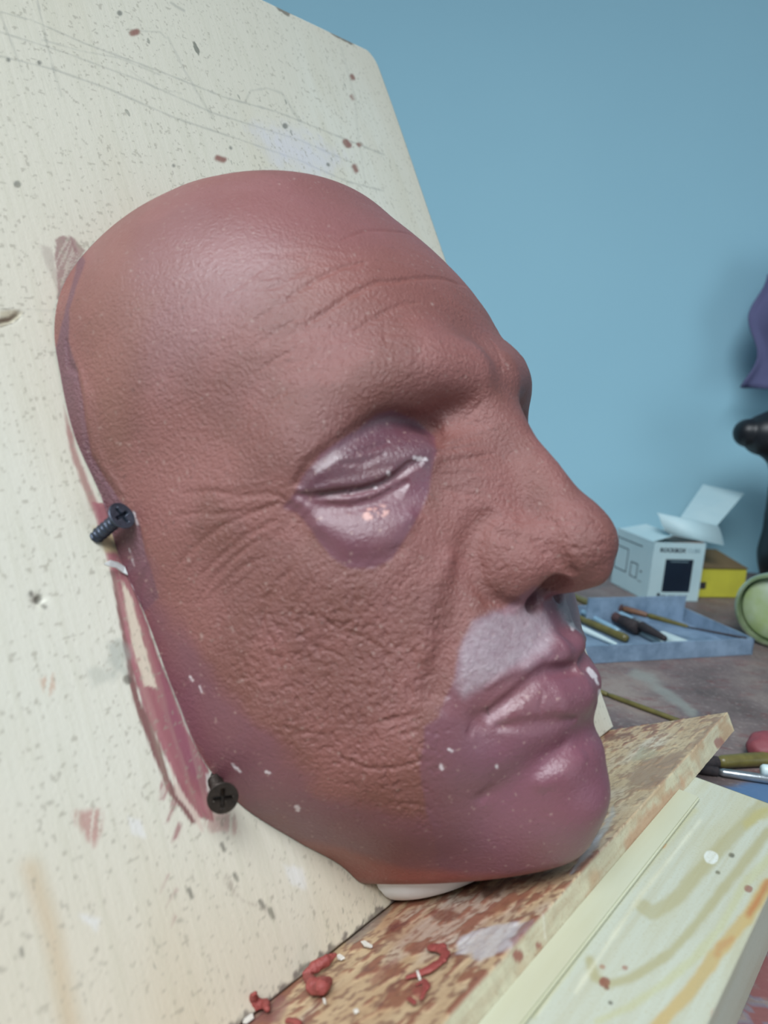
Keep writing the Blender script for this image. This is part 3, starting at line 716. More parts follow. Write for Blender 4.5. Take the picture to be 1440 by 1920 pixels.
# ---------------------------------------------------------------- pine board on the table
PY0, PY1, PX1 = -0.1262, -0.0901, 0.2815
def pine_toB(p, q, h=0.0): return np.stack([p, q, np.full(len(p), PZ) + h], 1)
V, F, _, nt = grid_solid('pine', -0.12, PX1, 760, PY0, PY1, 180, pine_toB, None, None, PZ - ZT - 0.0002)
px = project_w(V); jit = fbm(V, 200, 7) - 0.5; istop = V[:, 2] > PZ - 0.0005
paint = np.zeros((len(V), 3)) + lin(190, 193, 176)
paint = mix(paint, lin(184, 180, 148), sm(fbm(V * [0.12, 1, 1], 120, 51), 0.45, 0.7) * .55)
BAND = lin(166, 158, 112)
for pts, w, col, a in [([(1440, 1500), (1380, 1560), (1306, 1640), (1281, 1672), (1252, 1697), (1222, 1712), (1205, 1700)], 13, BAND, .6), ([(1440, 1560), (1370, 1648), (1324, 1708), (1295, 1745), (1258, 1785), (1216, 1815), (1180, 1835), (1140, 1846), (1116, 1832), (1106, 1800)], 9, BAND, .7),
                    ([(1480, 1570), (1395, 1660), (1350, 1740), (1306, 1793), (1252, 1840), (1180, 1889), (1120, 1915)], 8, lin(186, 184, 132), .5), ([(1440, 1660), (1402, 1718), (1360, 1768), (1320, 1822), (1297, 1855), (1261, 1893), (1225, 1930)], 13, lin(190, 158, 88), .75),
                    ([(1440, 1655), (1420, 1690), (1405, 1712)], 7, lin(176, 112, 66), .8), ([(1450, 1520), (1420, 1530), (1400, 1545)], 9, lin(180, 168, 100), .6), ([(1372, 1760), (1350, 1775), (1345, 1790)], 6, lin(182, 120, 70), .5),
                    ([(1260, 1560), (1180, 1640), (1100, 1760), (1010, 1900)], 3, lin(222, 220, 200), .6), ([(1302, 1520), (1230, 1600), (1120, 1740), (1000, 1905)], 5, lin(186, 184, 146), .6), ([(1312, 1540), (1200, 1680), (1080, 1860)], 3, lin(218, 216, 192), .7)]:
    stroke(pts, w, col, a, 6, 8)
for x, y, r, col in [(1132, 1841, 10, lin(128, 54, 46)), (1136, 1852, 4, lin(110, 44, 40)), (1128, 1812, 5, lin(160, 108, 96)), (1402, 1666, 6, lin(140, 88, 76)), (1170, 1814, 5, lin(156, 116, 100)), (1332, 1607, 11, lin(226, 232, 228)), (1370, 1603, 4, lin(70, 70, 60)), (1345, 1635, 3, lin(80, 80, 66)), (1143, 1880, 4, lin(60, 56, 50)), (1340, 1898, 6, lin(186, 150, 134)), (1240, 1583, 7, lin(200, 160, 118)), (970, 1790, 0, lin(90, 40, 40))]:
    stroke([(x, y), (x + 3, y + 1)], r, col, .85, 2, 6)
side = ~istop; paint[side] = mix(paint[side], lin(200, 202, 186), np.full(side.sum(), .7))
groove_y = lambda: None
me = quads_mesh('pine_board', V - [0, 0, ZT], F, True); set_attr(me, 'paint', paint)
m_pine = paint_mat('planed_pine', 0.5, 300, (0.04, 1, 0.3), lin(170, 160, 120), 0.4)
c_ = bs(m_pine).inputs['Base Color'].links[0].from_socket
c_ = specks(m_pine, ocoord(m_pine, (0.7, 1, 1)), 110, 0.22, 0.04, lin(84, 84, 70), c_, .8, 0.5); lk(m_pine, c_, bs(m_pine).inputs['Base Color'])
pine = link('pine_board', me, m_pine, loc=(0, 0, ZT))
tag(pine, 'pale pine board with curved yellow grain lying on the table beneath the stained plank', 'board')
# thin pale lath on the pine, along the plank
la = on_z(1279, 1489, PZ); lb = on_z(1312, 1501, PZ)
m_lath = grain('pale_lath_wood', lin(198, 200, 178), lin(186, 182, 150), 60, 0.5, (0.1, 1, 1))
bm = box_bm(-0.12, 0.2645, -0.0968, -0.0893, 0.0, 0.0016)
lath = bmobj('wooden_lath', bm, m_lath, M=Matrix.Translation((0, 0, PZ + 0.0002)), bevel=0.0005)
tag(lath, 'thin flat pale lath lying on the pine board along the front of the stained plank', 'lath')

# ---------------------------------------------------------------- the clay mask
V, F = face_mesh(2.0, 2)
Q = V.copy(); Q[:, 0] = -np.abs(V[:, 0]); pxm = project(mm2b(Q)); px = project(mm2b(V))
nz = fbm(V, 0.12, 61); n2 = fbm(V, 0.5, 62); jit = (nz - 0.5)
near = V[:, 0] < 12
paint = np.zeros((len(V), 3)) + lin(146, 86, 76)
paint = mix(paint, lin(138, 78, 64), sm(nz, 0.4, 0.65) * .7); paint = mix(paint, lin(168, 102, 92), sm(fbm(V, 0.06, 63), 0.42, 0.62) * .6)
PLUM = lin(120, 74, 86); PLUMD = lin(108, 68, 76); PK = lin(160, 108, 104)
def pblob(poly, col, a, soft=5, j=20, s=pxm):
    global paint
    k = sm(-poly_sd(s, poly) + jit * j, -soft, soft) * a; paint = mix(paint, col, k); return k
# crown is pinker, temple more orange
pblob([(160, 480), (330, 350), (540, 320), (700, 380), (840, 490), (800, 480), (560, 470), (420, 640), (300, 740), (230, 620), (200, 560)], PK, .7, 60, 60)
pblob([(380, 380), (540, 325), (700, 385), (800, 470), (640, 470), (480, 430)], lin(158, 92, 86), .6, 40, 40)
pblob([(150, 560), (200, 470), (240, 440), (250, 520), (300, 560), (230, 720), (240, 880), (185, 840), (165, 700)], lin(160, 104, 84), .4, 30, 30)
pblob([(560, 480), (800, 440), (900, 560), (760, 620), (560, 610)], lin(160, 96, 82), .5, 40, 40)
# plum coat: eye socket, muzzle and chin, jaw edge
k1 = pblob([(556, 925), (566, 895), (600, 850), (660, 812), (706, 778), (735, 770), (775, 788), (815, 820), (822, 845), (812, 880), (803, 920), (785, 965), (760, 1010), (735, 1050), (700, 1068), (655, 1065), (620, 1045), (590, 1000), (560, 962), (535, 950)], PLUM, .95, 4, 14)
pblob([(562, 925), (575, 885), (624, 840), (667, 808), (706, 780), (740, 772), (790, 800), (815, 840), (806, 880), (775, 875), (740, 895), (700, 918), (628, 930)], lin(96, 64, 74), .75, 6, 8)
kj = pblob([(600, 1475), (520, 1400), (440, 1330), (370, 1230), (310, 1130), (270, 1060), (230, 1060), (300, 1300), (390, 1460), (470, 1530), (620, 1600), (760, 1660), (860, 1660), (810, 1540), (760, 1535), (690, 1520)], PLUM, .85, 24, 60)
k2 = pblob([(1200, 1112), (1060, 1108), (1000, 1100), (962, 1128), (930, 1150), (890, 1165), (868, 1200), (850, 1250), (838, 1300), (826, 1345), (798, 1365), (790, 1420), (792, 1470), (808, 1540), (820, 1620), (860, 1700), (1060, 1700), (1250, 1500), (1200, 1200)], PLUM, .92, 5, 22)
pblob([(820, 1330), (900, 1290), (1000, 1270), (1120, 1250), (1120, 1340), (1000, 1360), (900, 1370)], lin(136, 84, 92), .6, 12, 10)
pblob([(940, 1400), (1120, 1360), (1150, 1500), (1100, 1600), (940, 1610), (860, 1520)], lin(136, 80, 96), .6, 30, 20)
pblob([(150, 478), (160, 490), (142, 540), (130, 580), (129, 640), (147, 695), (152, 720), (158, 760), (165, 812), (172, 853), (192, 888), (222, 932), (262, 985), (272, 1040), (300, 1120), (260, 1160), (200, 1000), (90, 700)], PLUM, .9, 2, 6)
pblob([(560, 1580), (640, 1590), (760, 1628), (900, 1640), (1100, 1640), (900, 1700), (600, 1640)], lin(160, 82, 66), .75, 12, 18)
pblob([(660, 1625), (720, 1640), (900, 1648), (900, 1665), (700, 1660)], lin(206, 190, 180), .0, 6, 30)
# white scraped edge below the clay
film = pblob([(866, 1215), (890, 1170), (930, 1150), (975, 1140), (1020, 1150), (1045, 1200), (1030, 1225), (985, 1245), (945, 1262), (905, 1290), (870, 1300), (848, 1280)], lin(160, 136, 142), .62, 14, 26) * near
pblob([(905, 1340), (930, 1320), (960, 1315), (950, 1350), (915, 1365)], lin(166, 130, 136), .5, 6, 8)
# peach flakes below the lid, white chips elsewhere
fl = fbm(V, 1.1, 71, 2)
k = sm(14 - seg2(px, [(690, 965), (702, 958), (718, 958)]) , 0, 6) * sm(fl, 0.5, 0.56); paint = mix(paint, lin(222, 168, 152), k)
for x, y, x1, y1, r in [(827, 1437, 828, 1441, 4), (932, 1437, 932, 1438, 2.5), (1072, 1172, 1074, 1178, 5), (1104, 1256, 1114, 1268, 5), (1114, 1268, 1121, 1282, 2.5), (1125, 1296, 1125, 1310, 3.5), (436, 1434, 450, 1446, 2.5), (556, 1512, 559, 1518, 4), (776, 858, 798, 862, 3.2), (727, 884, 729, 890, 2.8), (356, 1268, 362, 1276, 2.2), (374, 1286, 378, 1296, 2), (498, 1446, 506, 1450, 1.6), (250, 960, 258, 985, 2), (243, 1098, 248, 1104, 3), (1120, 1600, 1122, 1602, 0), (640, 1600, 642, 1601, 0), (840, 1405, 850, 1408, 1.6), (702, 915, 706, 914, 1.5), (243, 1030, 252, 1062, .9)]:
    if r: paint = mix(paint, lin(232, 222, 216), sm(r - seg2(px, [(x, y), (x1, y1)]) + (fl - 0.5) * 4, -0.8, 0.8) * near * .95)
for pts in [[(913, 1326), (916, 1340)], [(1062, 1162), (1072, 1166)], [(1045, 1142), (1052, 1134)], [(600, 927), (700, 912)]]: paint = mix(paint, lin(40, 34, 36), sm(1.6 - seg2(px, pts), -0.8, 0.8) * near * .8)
for sd, th, col, r in ((81, .80, lin(206, 178, 160), 0), (82, .82, lin(80, 44, 40), 0)):
    paint = mix(paint, col, sm(fbm(V, 1.3, sd, 1), th + .08, th + .15) * .5 * near)
k2 = np.maximum(k2, kj); plum = np.maximum(k1, k2)
gloss = np.clip(0.35 + 0.25 * plum, 0, 1) + 0.22 * sm(-poly_sd(px, [(170, 500), (400, 370), (650, 430), (800, 600), (720, 700), (520, 770), (400, 640), (250, 620)]), -60, 60)
lid = sm(-poly_sd(px, [(562, 925), (575, 890), (624, 848), (667, 820), (710, 800), (750, 800), (790, 830), (815, 850), (812, 905), (785, 940), (740, 925), (700, 915), (628, 922)]), -6, 10)
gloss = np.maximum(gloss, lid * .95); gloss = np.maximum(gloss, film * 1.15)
gloss = np.maximum(gloss, sm(-poly_sd(px, [(620, 1010), (700, 1000), (690, 1050), (640, 1055)]), -12, 10) * .8)
gloss = np.maximum(gloss, sm(-poly_sd(px, [(940, 1320), (1000, 1280), (1110, 1255), (1125, 1310), (1050, 1345), (940, 1360)]), -6, 10) * .75)
gloss = np.maximum(gloss, sm(-poly_sd(px, [(980, 1430), (1060, 1390), (1120, 1430), (1120, 1520), (1040, 1560), (970, 1520)]), -50, 40) * .62)
tex = np.clip(1 - plum * .75, 0, 1)
tex *= 0.45 + 0.55 * sm(px[:, 1], 430, 700)                                            # smoother crown
pits = sm(-poly_sd(pxm, [(480, 1120), (640, 1080), (800, 1060), (850, 1150), (830, 1330), (790, 1540), (640, 1480), (520, 1380), (420, 1260)]), -60, 60)
pits = np.maximum(pits, sm(-poly_sd(pxm, [(900, 1000), (980, 960), (1100, 950), (1150, 1020), (1100, 1080), (1000, 1060), (920, 1090)]), -20, 20) * .75)
# real relief: puckered cheek skin and fine brow creases
nrm = grad(V, fn=face); nrm /= np.linalg.norm(nrm, axis=1)[:, None]
rel = 0.52 * pits * (fbm(V * [1, 1.8, 1], 0.7, 91, 2) - 0.5) * 0.5 - pits * 0.35 * sm(fbm(V, 0.9, 92, 2), 0.56, 0.72)
fore = sm(-poly_sd(pxm, [(420, 520), (600, 420), (800, 440), (900, 580), (880, 700), (700, 700), (520, 780), (440, 700)]), -40, 60)
u_ = (V[:, 1] * 0.95 + V[:, 0] * 0.25); rel += fore * (fbm(np.stack([u_, V[:, 0] * 0.12, V[:, 2] * 0.12], 1), 0.55, 93, 2) - 0.5) * 0.4
crow = sm(-poly_sd(pxm, [(330, 900), (540, 890), (620, 1000), (640, 1180), (480, 1220), (360, 1120)]), -30, 50)
rc = np.hypot(px[:, 0] - 640, px[:, 1] - 880); th = np.arctan2(px[:, 1] - 880, px[:, 0] - 640)
rel += crow * near * (fbm(np.stack([th * 22, rc * 0.012], 1), 1.0, 94, 2) - 0.5) * 0.4
rn = sm(-poly_sd(pxm, [(815, 780), (900, 750), (960, 830), (960, 960), (860, 960), (810, 920)]), -14, 20)
rel += rn * near * (fbm(np.stack([(px[:, 1] + 0.12 * px[:, 0]) * 0.2, px[:, 0] * 0.02], 1), 1.0, 95, 2) - 0.5) * 0.28
V = V + nrm * rel[:, None]; V[:, 2] = np.maximum(V[:, 2], 0.6)
paint = paint * (np.array([.71, .725, .80]) * (1 - plum[:, None]) + np.array([.86, .84, .92]) * plum[:, None])
me = quads_mesh('clay_face', V * 0.001, F, True); set_attr(me, 'paint', paint)
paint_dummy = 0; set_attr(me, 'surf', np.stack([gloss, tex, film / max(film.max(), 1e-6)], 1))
m_clay = mat('modelling_clay', (0.3, 0.12, 0.09), 0.5, spec=1.0); v = ocoord(m_clay)
c = attr(m_clay, 'paint')['Color']; sf = attr(m_clay, 'surf'); sp_ = nd(m_clay, 'ShaderNodeSeparateColor'); lk(m_clay, sf['Color'], sp_.inputs[0])
nA = noise_n(m_clay, v, 55, 4, 0.6); c = mixc(m_clay, ramp(m_clay, nA, [(0.3, 0.0), (0.7, 0.28)]), c, lin(120, 66, 52))
nB = noise_n(m_clay, v, 900, 2, 0.5); c = mixc(m_clay, ramp(m_clay, nB, [(0.74, 0.0), (0.80, 0.45)]), c, lin(196, 160, 146))
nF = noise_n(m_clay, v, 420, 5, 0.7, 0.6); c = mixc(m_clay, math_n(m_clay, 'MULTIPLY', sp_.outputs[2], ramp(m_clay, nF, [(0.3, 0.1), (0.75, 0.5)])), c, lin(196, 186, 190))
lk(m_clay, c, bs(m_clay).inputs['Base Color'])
nR = noise_n(m_clay, v, 180, 4, 0.6)
ro = math_n(m_clay, 'SUBTRACT', math_n(m_clay, 'MULTIPLY_ADD', sp_.outputs[0], -0.38), math_n(m_clay, 'MULTIPLY', nR, 0.16))
for x in ro.node.inputs: pass
mad = ro.node.inputs[0].links[0].from_node; mad.inputs[2].default_value = 0.73
lk(m_clay, ro, bs(m_clay).inputs['Roughness'])
vo = nd(m_clay, 'ShaderNodeTexVoronoi', feature='DISTANCE_TO_EDGE'); vo.inputs['Scale'].default_value = 620; lk(m_clay, v, vo.inputs['Vector'])
ve = ramp(m_clay, vo.outputs['Distance'], [(0.0, 0.0), (0.25, 1.0)])
n5 = noise_n(m_clay, v, 1000, 4, 0.65); n6 = noise_n(m_clay, v, 480, 3, 0.6)
b = bump(m_clay, n6, math_n(m_clay, 'MULTIPLY', sp_.outputs[1], 0.32), 0.0006); b = bump(m_clay, ve, math_n(m_clay, 'MULTIPLY', sp_.outputs[1], 0.22), 0.00025, b)
b = bump(m_clay, n5, math_n(m_clay, 'ADD', math_n(m_clay, 'MULTIPLY', sp_.outputs[1], 0.75), 0.22), 0.0006, b)
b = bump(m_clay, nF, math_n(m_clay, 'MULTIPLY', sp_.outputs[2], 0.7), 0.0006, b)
lk(m_clay, b, bs(m_clay).inputs['Normal'])
mask = empty('face_mask', board_matrix(A0, B_B, 0))
tag(mask, 'large brown and plum clay face mask with closed eyes, mounted on the cream board', 'mask')
me.transform(Matrix.Translation((0, -B_B, 0)))
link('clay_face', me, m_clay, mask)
def to_mask(P): return P                    # board frame - origin handled by the caller
# white plaster core showing under the jaw
def core(P):
    g = (((P[:, 0] - 6) / 25.6) ** 2 + ((P[:, 2] - 6) / 27) ** 2 + ((P[:, 1] + 62) / 19) ** 4 + 1e-9) ** 0.5
    return smax(smax((g - 1) * 20, -(P[:, 1] + 77.0), 0.6), -(P[:, 2] - 1.0), 0.3)
Vc, Fc = surface_nets(core, (-30, -82, -3), (40, -40, 34), 1.5)
for _ in range(3): Vc = relax(Vc, Fc, 0.5); Vc = newton(Vc, core, 2)
Vc, Fc = subdivide(Vc, Fc); Vc = newton(Vc, core, 2)
m_plas = grain('white_plaster', lin(226, 230, 230), lin(236, 240, 240), 120, 0.65)
me = quads_mesh('plaster_core', Vc * 0.001 - [0, B_B, 0], Fc, True); tag(link('plaster_core', me, m_plas, mask), 'white plaster core showing under the jaw')

# ---------------------------------------------------------------- screws
def screw(name, tip_px, head_px, hc, label, m, spin, diam=7.6):
    tip = np.array(bw(*on_board(*tip_px))); r = rayw(*head_px); hp = bw(*on_board(*head_px, hc))
    ax = hp - tip; L = np.linalg.norm(ax); M = axis_matrix(tip, ax)
    t = tag(empty(name, M), label, 'screw')
    R = diam / 2000; cone = 0.0022; Ls = L - cone - 0.0006
    n = 28; prof = []; V = []; F = []; turns = Ls / 0.0016; ks = int(turns * 10)
    for k in range(ks + 1):
        z = -0.003 + (Ls + 0.003) * k / ks
        for i in range(n):
            th = 2 * math.pi * i / n; ph = (z / 0.0016 - th / (2 * math.pi)) % 1.0
            rr = 0.00145 + 0.00055 * max(0, 1 - abs(ph - 0.5) * 4.0)
            V.append((rr * math.cos(th), rr * math.sin(th), z))
    for k in range(ks):
        for i in range(n): F.append((k * n + i, k * n + (i + 1) % n, (k + 1) * n + (i + 1) % n, (k + 1) * n + i))
    pm('shank', V, F, m, t, True)
    # countersunk head with cross recess
    n = 72; rad = [1.0, 1.0, .97, .93, .86, .78, .7, .62, .54, .46, .38, .3, .22, .14, .06]
    V = []; F = []
    zt = L
    lower = [(0.0016, zt - cone - 0.0006), (0.0018, zt - cone), (R * 0.96, zt - 0.0006), (R, zt - 0.0004), (R, zt - 0.0001)]
    rings = [[(r_ * math.cos(2 * math.pi * i / n), r_ * math.sin(2 * math.pi * i / n), z) for i in range(n)] for r_, z in lower]
    for q in rad[2:]:
        ring = []
        for i in range(n):
            th = 2 * math.pi * i / n; x, y = q * math.cos(th), q * math.sin(th)
            xs, ys = x * math.cos(spin) + y * math.sin(spin), -x * math.sin(spin) + y * math.cos(spin)
            d = min(max(abs(xs) - .62, abs(ys) - .14), max(abs(ys) - .62, abs(xs) - .14))
            dep = min(1, max(0, -d / 0.07)) * 0.0016 * (1 - 0.55 * q) ; ring.append((x * R, y * R, zt - dep))
        rings.append(ring)
    for rg in rings: V += rg
    for k in range(len(rings) - 1):
        for i in range(n): F.append((k * n + i, k * n + (i + 1) % n, (k + 1) * n + (i + 1) % n, (k + 1) * n + i))
    F.append(tuple((len(rings) - 1) * n + i for i in range(n)))
    pm('head', V, F, m, t, False)
    return t
m_scr = grain('blackened_steel', lin(52, 58, 70), lin(84, 92, 106), 500, 0.38, metal=0.7)
m_scr2 = grain('brown_black_steel', lin(44, 38, 34), lin(66, 58, 52), 500, 0.42, metal=0.6)
screw('screw', (181, 1006), (229, 966), 0.0115, 'blue-black cross-head screw sticking out aslant beside the temple of the mask', m_scr, 0.35, 7.2)
screw('screw', (402, 1462), (418, 1497), 0.0115, 'dark brown-black cross-head screw facing out at the jaw corner of the mask', m_scr2, 0.0, 7.6)
# white scrap of plaster film caught at the edge
P = [on_board(*p, c) for p, c in [((195, 1057), .0030), ((207, 1050), .0036), ((222, 1054), .0030), ((234, 1062), .0018), ((240, 1078), .0012), ((231, 1073), .0012), ((219, 1064), .0022), ((205, 1061), .0028)]]
P2 = [np.array(p) - [0, 0, 0.0006] for p in P]; P3 = [np.array(p) - [0, 0, 0.0005] for p in P]
k = len(P); V = [np.array(p) - P[0] for p in P] + [p - P[0] for p in P3]
F = [tuple(range(k)), tuple(range(k, 2 * k))[::-1]] + [(i, k + i, k + (i + 1) % k, (i + 1) % k) for i in range(k)]
sc = pm('plaster_scrap', V, F, m_plas, M=board_matrix(*P[0])); tag(sc, 'small white scrap sticking out between mask edge and board below the upper screw', 'scrap')

# ---------------------------------------------------------------- clay crumbs and flakes on the plank
m_crumb = grain('red_clay', lin(136, 62, 58), lin(156, 78, 72), 260, 0.6, b=0.8)
def worm(name, pxs, rad, h, label, cat='clay crumb', group=None, parent=None, seed=0, m=None, flat=0.6):
    rng = random.Random(seed); P = [np.array(on_b(x, y, B_B + hh)) for (x, y), hh in zip(pxs, h)]
    o = P[0].copy(); o[1] = B_B
    L = [(p - o) * 1000 for p in P]; rr = rad * 1000; rads = [rr * (0.55 if k in (0, len(L) - 1) else 1.0) * rng.uniform(.8, 1.15) for k in range(len(L))]
    nrm_ = (1, 1 / flat if flat < 1 else 1, 1)
    def fn(Q):
        return caps(Q * nrm_, [l * nrm_ for l in L], rads) - rr * 0.55 * (fbm(Q + 50 + seed * 7, 0.55 / rr, seed, 2) - 0.5) - rr * 0.35 * (fbm(Q + 90, 1.6 / rr, seed + 9, 2) - 0.5)
    lo_ = np.min(L, 0) - rr * 1.8; hi_ = np.max(L, 0) + rr * 1.8
    V, F = surface_nets(fn, lo_, hi_, rr / 4.5); V = newton(V, fn, 1, lim=.2); V[:, 1] = np.maximum(V[:, 1], 0.1); V = V * 0.001
    ob = pm(name, V, F, m or m_crumb, parent, True, board_matrix(*o) if parent is None else None)
    if label: tag(ob, label, cat, group)
    return ob
worm('clay_crumb', [(572, 1826), (590, 1814), (612, 1802), (627, 1792)], 0.0015, [.0016] * 4, 'rolled reddish clay crumb lying against the foot of the board, nearest the mask', seed=1, flat=1)
worm('clay_crumb', [(577, 1832), (586, 1848), (600, 1845), (612, 1842), (603, 1850), (588, 1858)], 0.0015, [.001, .0016, .0012, .001, .0022, .001], 'ragged reddish clay lump just below the rolled crumb on the plank', seed=2, flat=1)
worm('clay_crumb', [(478, 1862), (474, 1872), (482, 1884), (496, 1882), (500, 1892)], 0.0012, [.005, .003, .0012, .001, .001], 'curled upright reddish clay shaving near the bottom of the plank', seed=3, flat=1)
worm('clay_crumb', [(765, 1832), (785, 1826), (808, 1816), (828, 1802), (836, 1788), (826, 1778), (808, 1776)], 0.0016, [.0004] * 7, 'flattened hook-shaped reddish clay smear in the middle of the plank', seed=4, flat=.45)
worm('clay_crumb', [(768, 1872), (778, 1880)], 0.0011, [.0004] * 2, 'small reddish clay dot on the plank below the hook-shaped smear', seed=5, flat=.5)
worm('clay_crumb', [(540, 1912), (560, 1918)], 0.0014, [.0008] * 2, 'reddish clay lump at the bottom edge of the plank', seed=6, flat=.7)
worm('clay_crumb', [(782, 1846), (794, 1838), (800, 1850), (790, 1872)], 0.0008, [.0003] * 4, 'thin dark red clay crumb between the hook-shaped smear and the small dot', seed=7, flat=.5)
m_flake = grain('white_flake', lin(226, 222, 212), lin(208, 204, 196), 300, 0.6)
def flake(pts, label, h=0.0005):
    P = [np.array(on_b(x, y, B_B + h)) for x, y in pts]; o = P[0].copy(); o[1] = B_B; k = len(P)
    V = [p - o for p in P] + [(p - o) * [1, 0, 1] + [0, 0.0001, 0] for p in P]
    F = [tuple(range(k)), tuple(range(k, 2 * k))[::-1]] + [(i, k + i, k + (i + 1) % k, (i + 1) % k) for i in range(k)]
    tag(pm('plaster_flake', V, F, m_flake, M=board_matrix(*o)), label, 'flake')
flake([(676, 1765), (684, 1763), (698, 1772), (694, 1775), (682, 1772)], 'long white flake on the plank, nearest the white jaw edge')
flake([(631, 1791), (637, 1788), (646, 1794), (638, 1798), (632, 1796)], 'rounded white flake beside the rolled clay crumb')
flake([(605, 1871), (610, 1872), (611, 1880), (606, 1879)], 'tiny white flake below the ragged clay lump')
flake([(662, 1893), (670, 1890), (672, 1894), (664, 1898)], 'small white flake in the lower middle of the plank')
flake([(455, 1916), (462, 1902), (474, 1900), (475, 1906), (462, 1916)], 'white flake at the very bottom of the plank beside the board')
flake([(780, 1820), (784, 1819), (786, 1824), (782, 1826)], 'tiny white flake on the hook-shaped clay smear', 0.0016)
# ---------------------------------------------------------------- tray with tools
FL = on_z(1110, 1245, ZT); FR = on_z(1410, 1228, ZT); E1 = (FR - FL); LT = np.linalg.norm(E1); E1 /= LT; E2 = np.array([-E1[1], E1[0], 0])
m_tray = mat('frosted_plastic', lin(132, 158, 184), 0.35, Transmission_Weight=0.25); n = noise_n(m_tray, ocoord(m_tray), 60, 5, 0.7)
lk(m_tray, ramp(m_tray, n, [(0.35, lin(112, 136, 160)), (0.62, lin(150, 174, 198))]), bs(m_tray).inputs['Base Color'])
tray = empty('tool_tray', frame_matrix(FR + [0, 0, 0.0003], -E1, -E2, (0, 0, 1)))   # local x runs left, -y runs back
tag(tray, 'shallow translucent blue-grey plastic tray full of brushes and sculpting tools', 'tray')
TX, TY, HH = 0.205, 0.082, 0.0115
bm = box_bm(0, TX, -TY, 0, 0, 0.0015); w = 0.0016
for b_ in ((0, TX, -w, 0), (0, TX, -TY, -TY + w), (0, w, -TY, 0), (TX - w, TX, -TY, 0)): box_bm(*b_, 0.0015, HH, bm)
bmobj('tray_body', bm, m_tray, tray)
bm = box_bm(0.004, 0.09, -0.0665, -0.065, 0.0015, 0.022); bmobj('divider', bm, m_tray, tray)
def stick(name, pts, z, rads, mats, label, cat='brush', names=None, z2=None, group=None, flat=1.0):
    """tool lying on the table: pts pixels along it; one part per piece"""
    P = [on_z(p[0], p[1], z + (0 if z2 is None else (z2 - z) * i / (len(pts) - 1))) for i, p in enumerate(pts)]
    # straighten along first-last
    A_, B_ = P[0], P[-1]; d = B_ - A_; L = np.linalg.norm(d); d /= L
    M = axis_matrix(A_, d); root = empty(name, M) if len(mats) > 1 else None
    ts = [float((p - A_) @ d) for p in P]
    out = None
    for i, m in enumerate(mats):
        r0, r1 = rads[i]; z0, z1 = ts[i], ts[i + 1]; pr = [(r0 * .7, z0), (r0, z0 + (z1 - z0) * .06), ((r0 + r1) / 2 * 1.05, (z0 + z1) / 2), (r1, z0 + (z1 - z0) * .95), (r1 * .75, z1)]
        V, F = lathe_data(pr, 14); V = [(x * (flat if i == len(mats) - 1 else 1), y, zz) for x, y, zz in V]
        ob = pm(names[i] if root else name, V, F, m, root, True, None if root else M); out = root or ob
    tag(out, label, cat, group); return out
m_ol = grain('olive_varnish', lin(112, 104, 56), lin(84, 78, 44), 120, 0.35); m_bk = grain('dark_bristle', lin(34, 32, 36), lin(60, 50, 50), 400, 0.8)
m_br = grain('brown_handle', lin(124, 86, 64), lin(98, 74, 60), 150, 0.5); m_pb = grain('pale_blue_plastic', lin(140, 176, 196), lin(120, 156, 178), 80, 0.4)
m_wp = grain('white_tool_plastic', lin(206, 222, 222), lin(186, 208, 210), 80, 0.35); m_fe = grain('steel_ferrule', lin(150, 156, 160), lin(176, 182, 186), 200, 0.3, metal=0.8)
m_dg = grain('clay_caked_bristle', lin(84, 58, 58), lin(54, 42, 46), 300, 0.85, b=1.0)
zz = ZT + 0.0018
stick('paintbrush', [(1040, 1100), (1140, 1150), (1166, 1162), (1196, 1178)], zz + 0.006, [(.0022, .003), (.0034, .0036), (.004, .0048)], [m_ol, m_dg, m_bk], 'thick olive-handled paintbrush with dark clay-caked bristles, rearmost left in the tray', names=['handle', 'ferrule', 'bristles'])
stick('paintbrush', [(1122, 1128), (1178, 1138), (1225, 1150), (1290, 1175)], zz + 0.012, [(.0035, .0045), (.0024, .002), (.002, .0012)], [m_dg, m_br, m_ol], 'brown wooden-handled brush lying across the back of the tray, dark head to the left', names=['bristles', 'ferrule', 'handle'])
stick('paintbrush', [(1138, 1138), (1206, 1164), (1222, 1172), (1248, 1198)], zz + 0.008, [(.0018, .0028), (.0028, .003), (.0034, .002)], [m_pb, m_fe, m_bk], 'pale blue-handled brush with frayed dark bristles pointing at the tray front', names=['handle', 'ferrule', 'bristles'])
stick('modelling_tool', [(1050, 1125), (1160, 1184)], zz + 0.005, [(.0016, .0022)], [m_pb], 'thin pale blue plastic stick between the olive tools in the tray', 'tool')
stick('modelling_tool', [(1060, 1148), (1176, 1198)], zz + 0.003, [(.0022, .003)], [m_ol], 'plain olive wooden stick below the pale blue stick in the tray', 'tool')
stick('modelling_tool', [(1070, 1170), (1157, 1209)], zz + 0.002, [(.0026, .0012)], [m_wp], 'white tapered stick at the front left of the tray', 'tool')
stick('modelling_tool', [(1192, 1180), (1242, 1206)], zz + 0.002, [(.0022, .0018)], [m_wp], 'short white plastic stick in the middle of the tray front', 'tool')
a_, b_ = on_z(1236, 1186, zz + 0.003), on_z(1290, 1209, zz + 0.003); d = b_ - a_; L = np.linalg.norm(d); M = axis_matrix(a_ + [0, 0, -0.001], d)
bm = bmesh.new(); pr = [(-.004, 0), (.004, 0), (.0055, L * .8), (.003, L), (-.0035, L), (-.0055, L * .8)]
lo = [bm.verts.new((x, -0.0015, z)) for x, z in pr]; hi = [bm.verts.new((x, 0.002, z)) for x, z in pr]
bm.faces.new(lo); bm.faces.new(hi[::-1]); [bm.faces.new((lo[i], lo[(i + 1) % 6], hi[(i + 1) % 6], hi[i])) for i in range(6)]
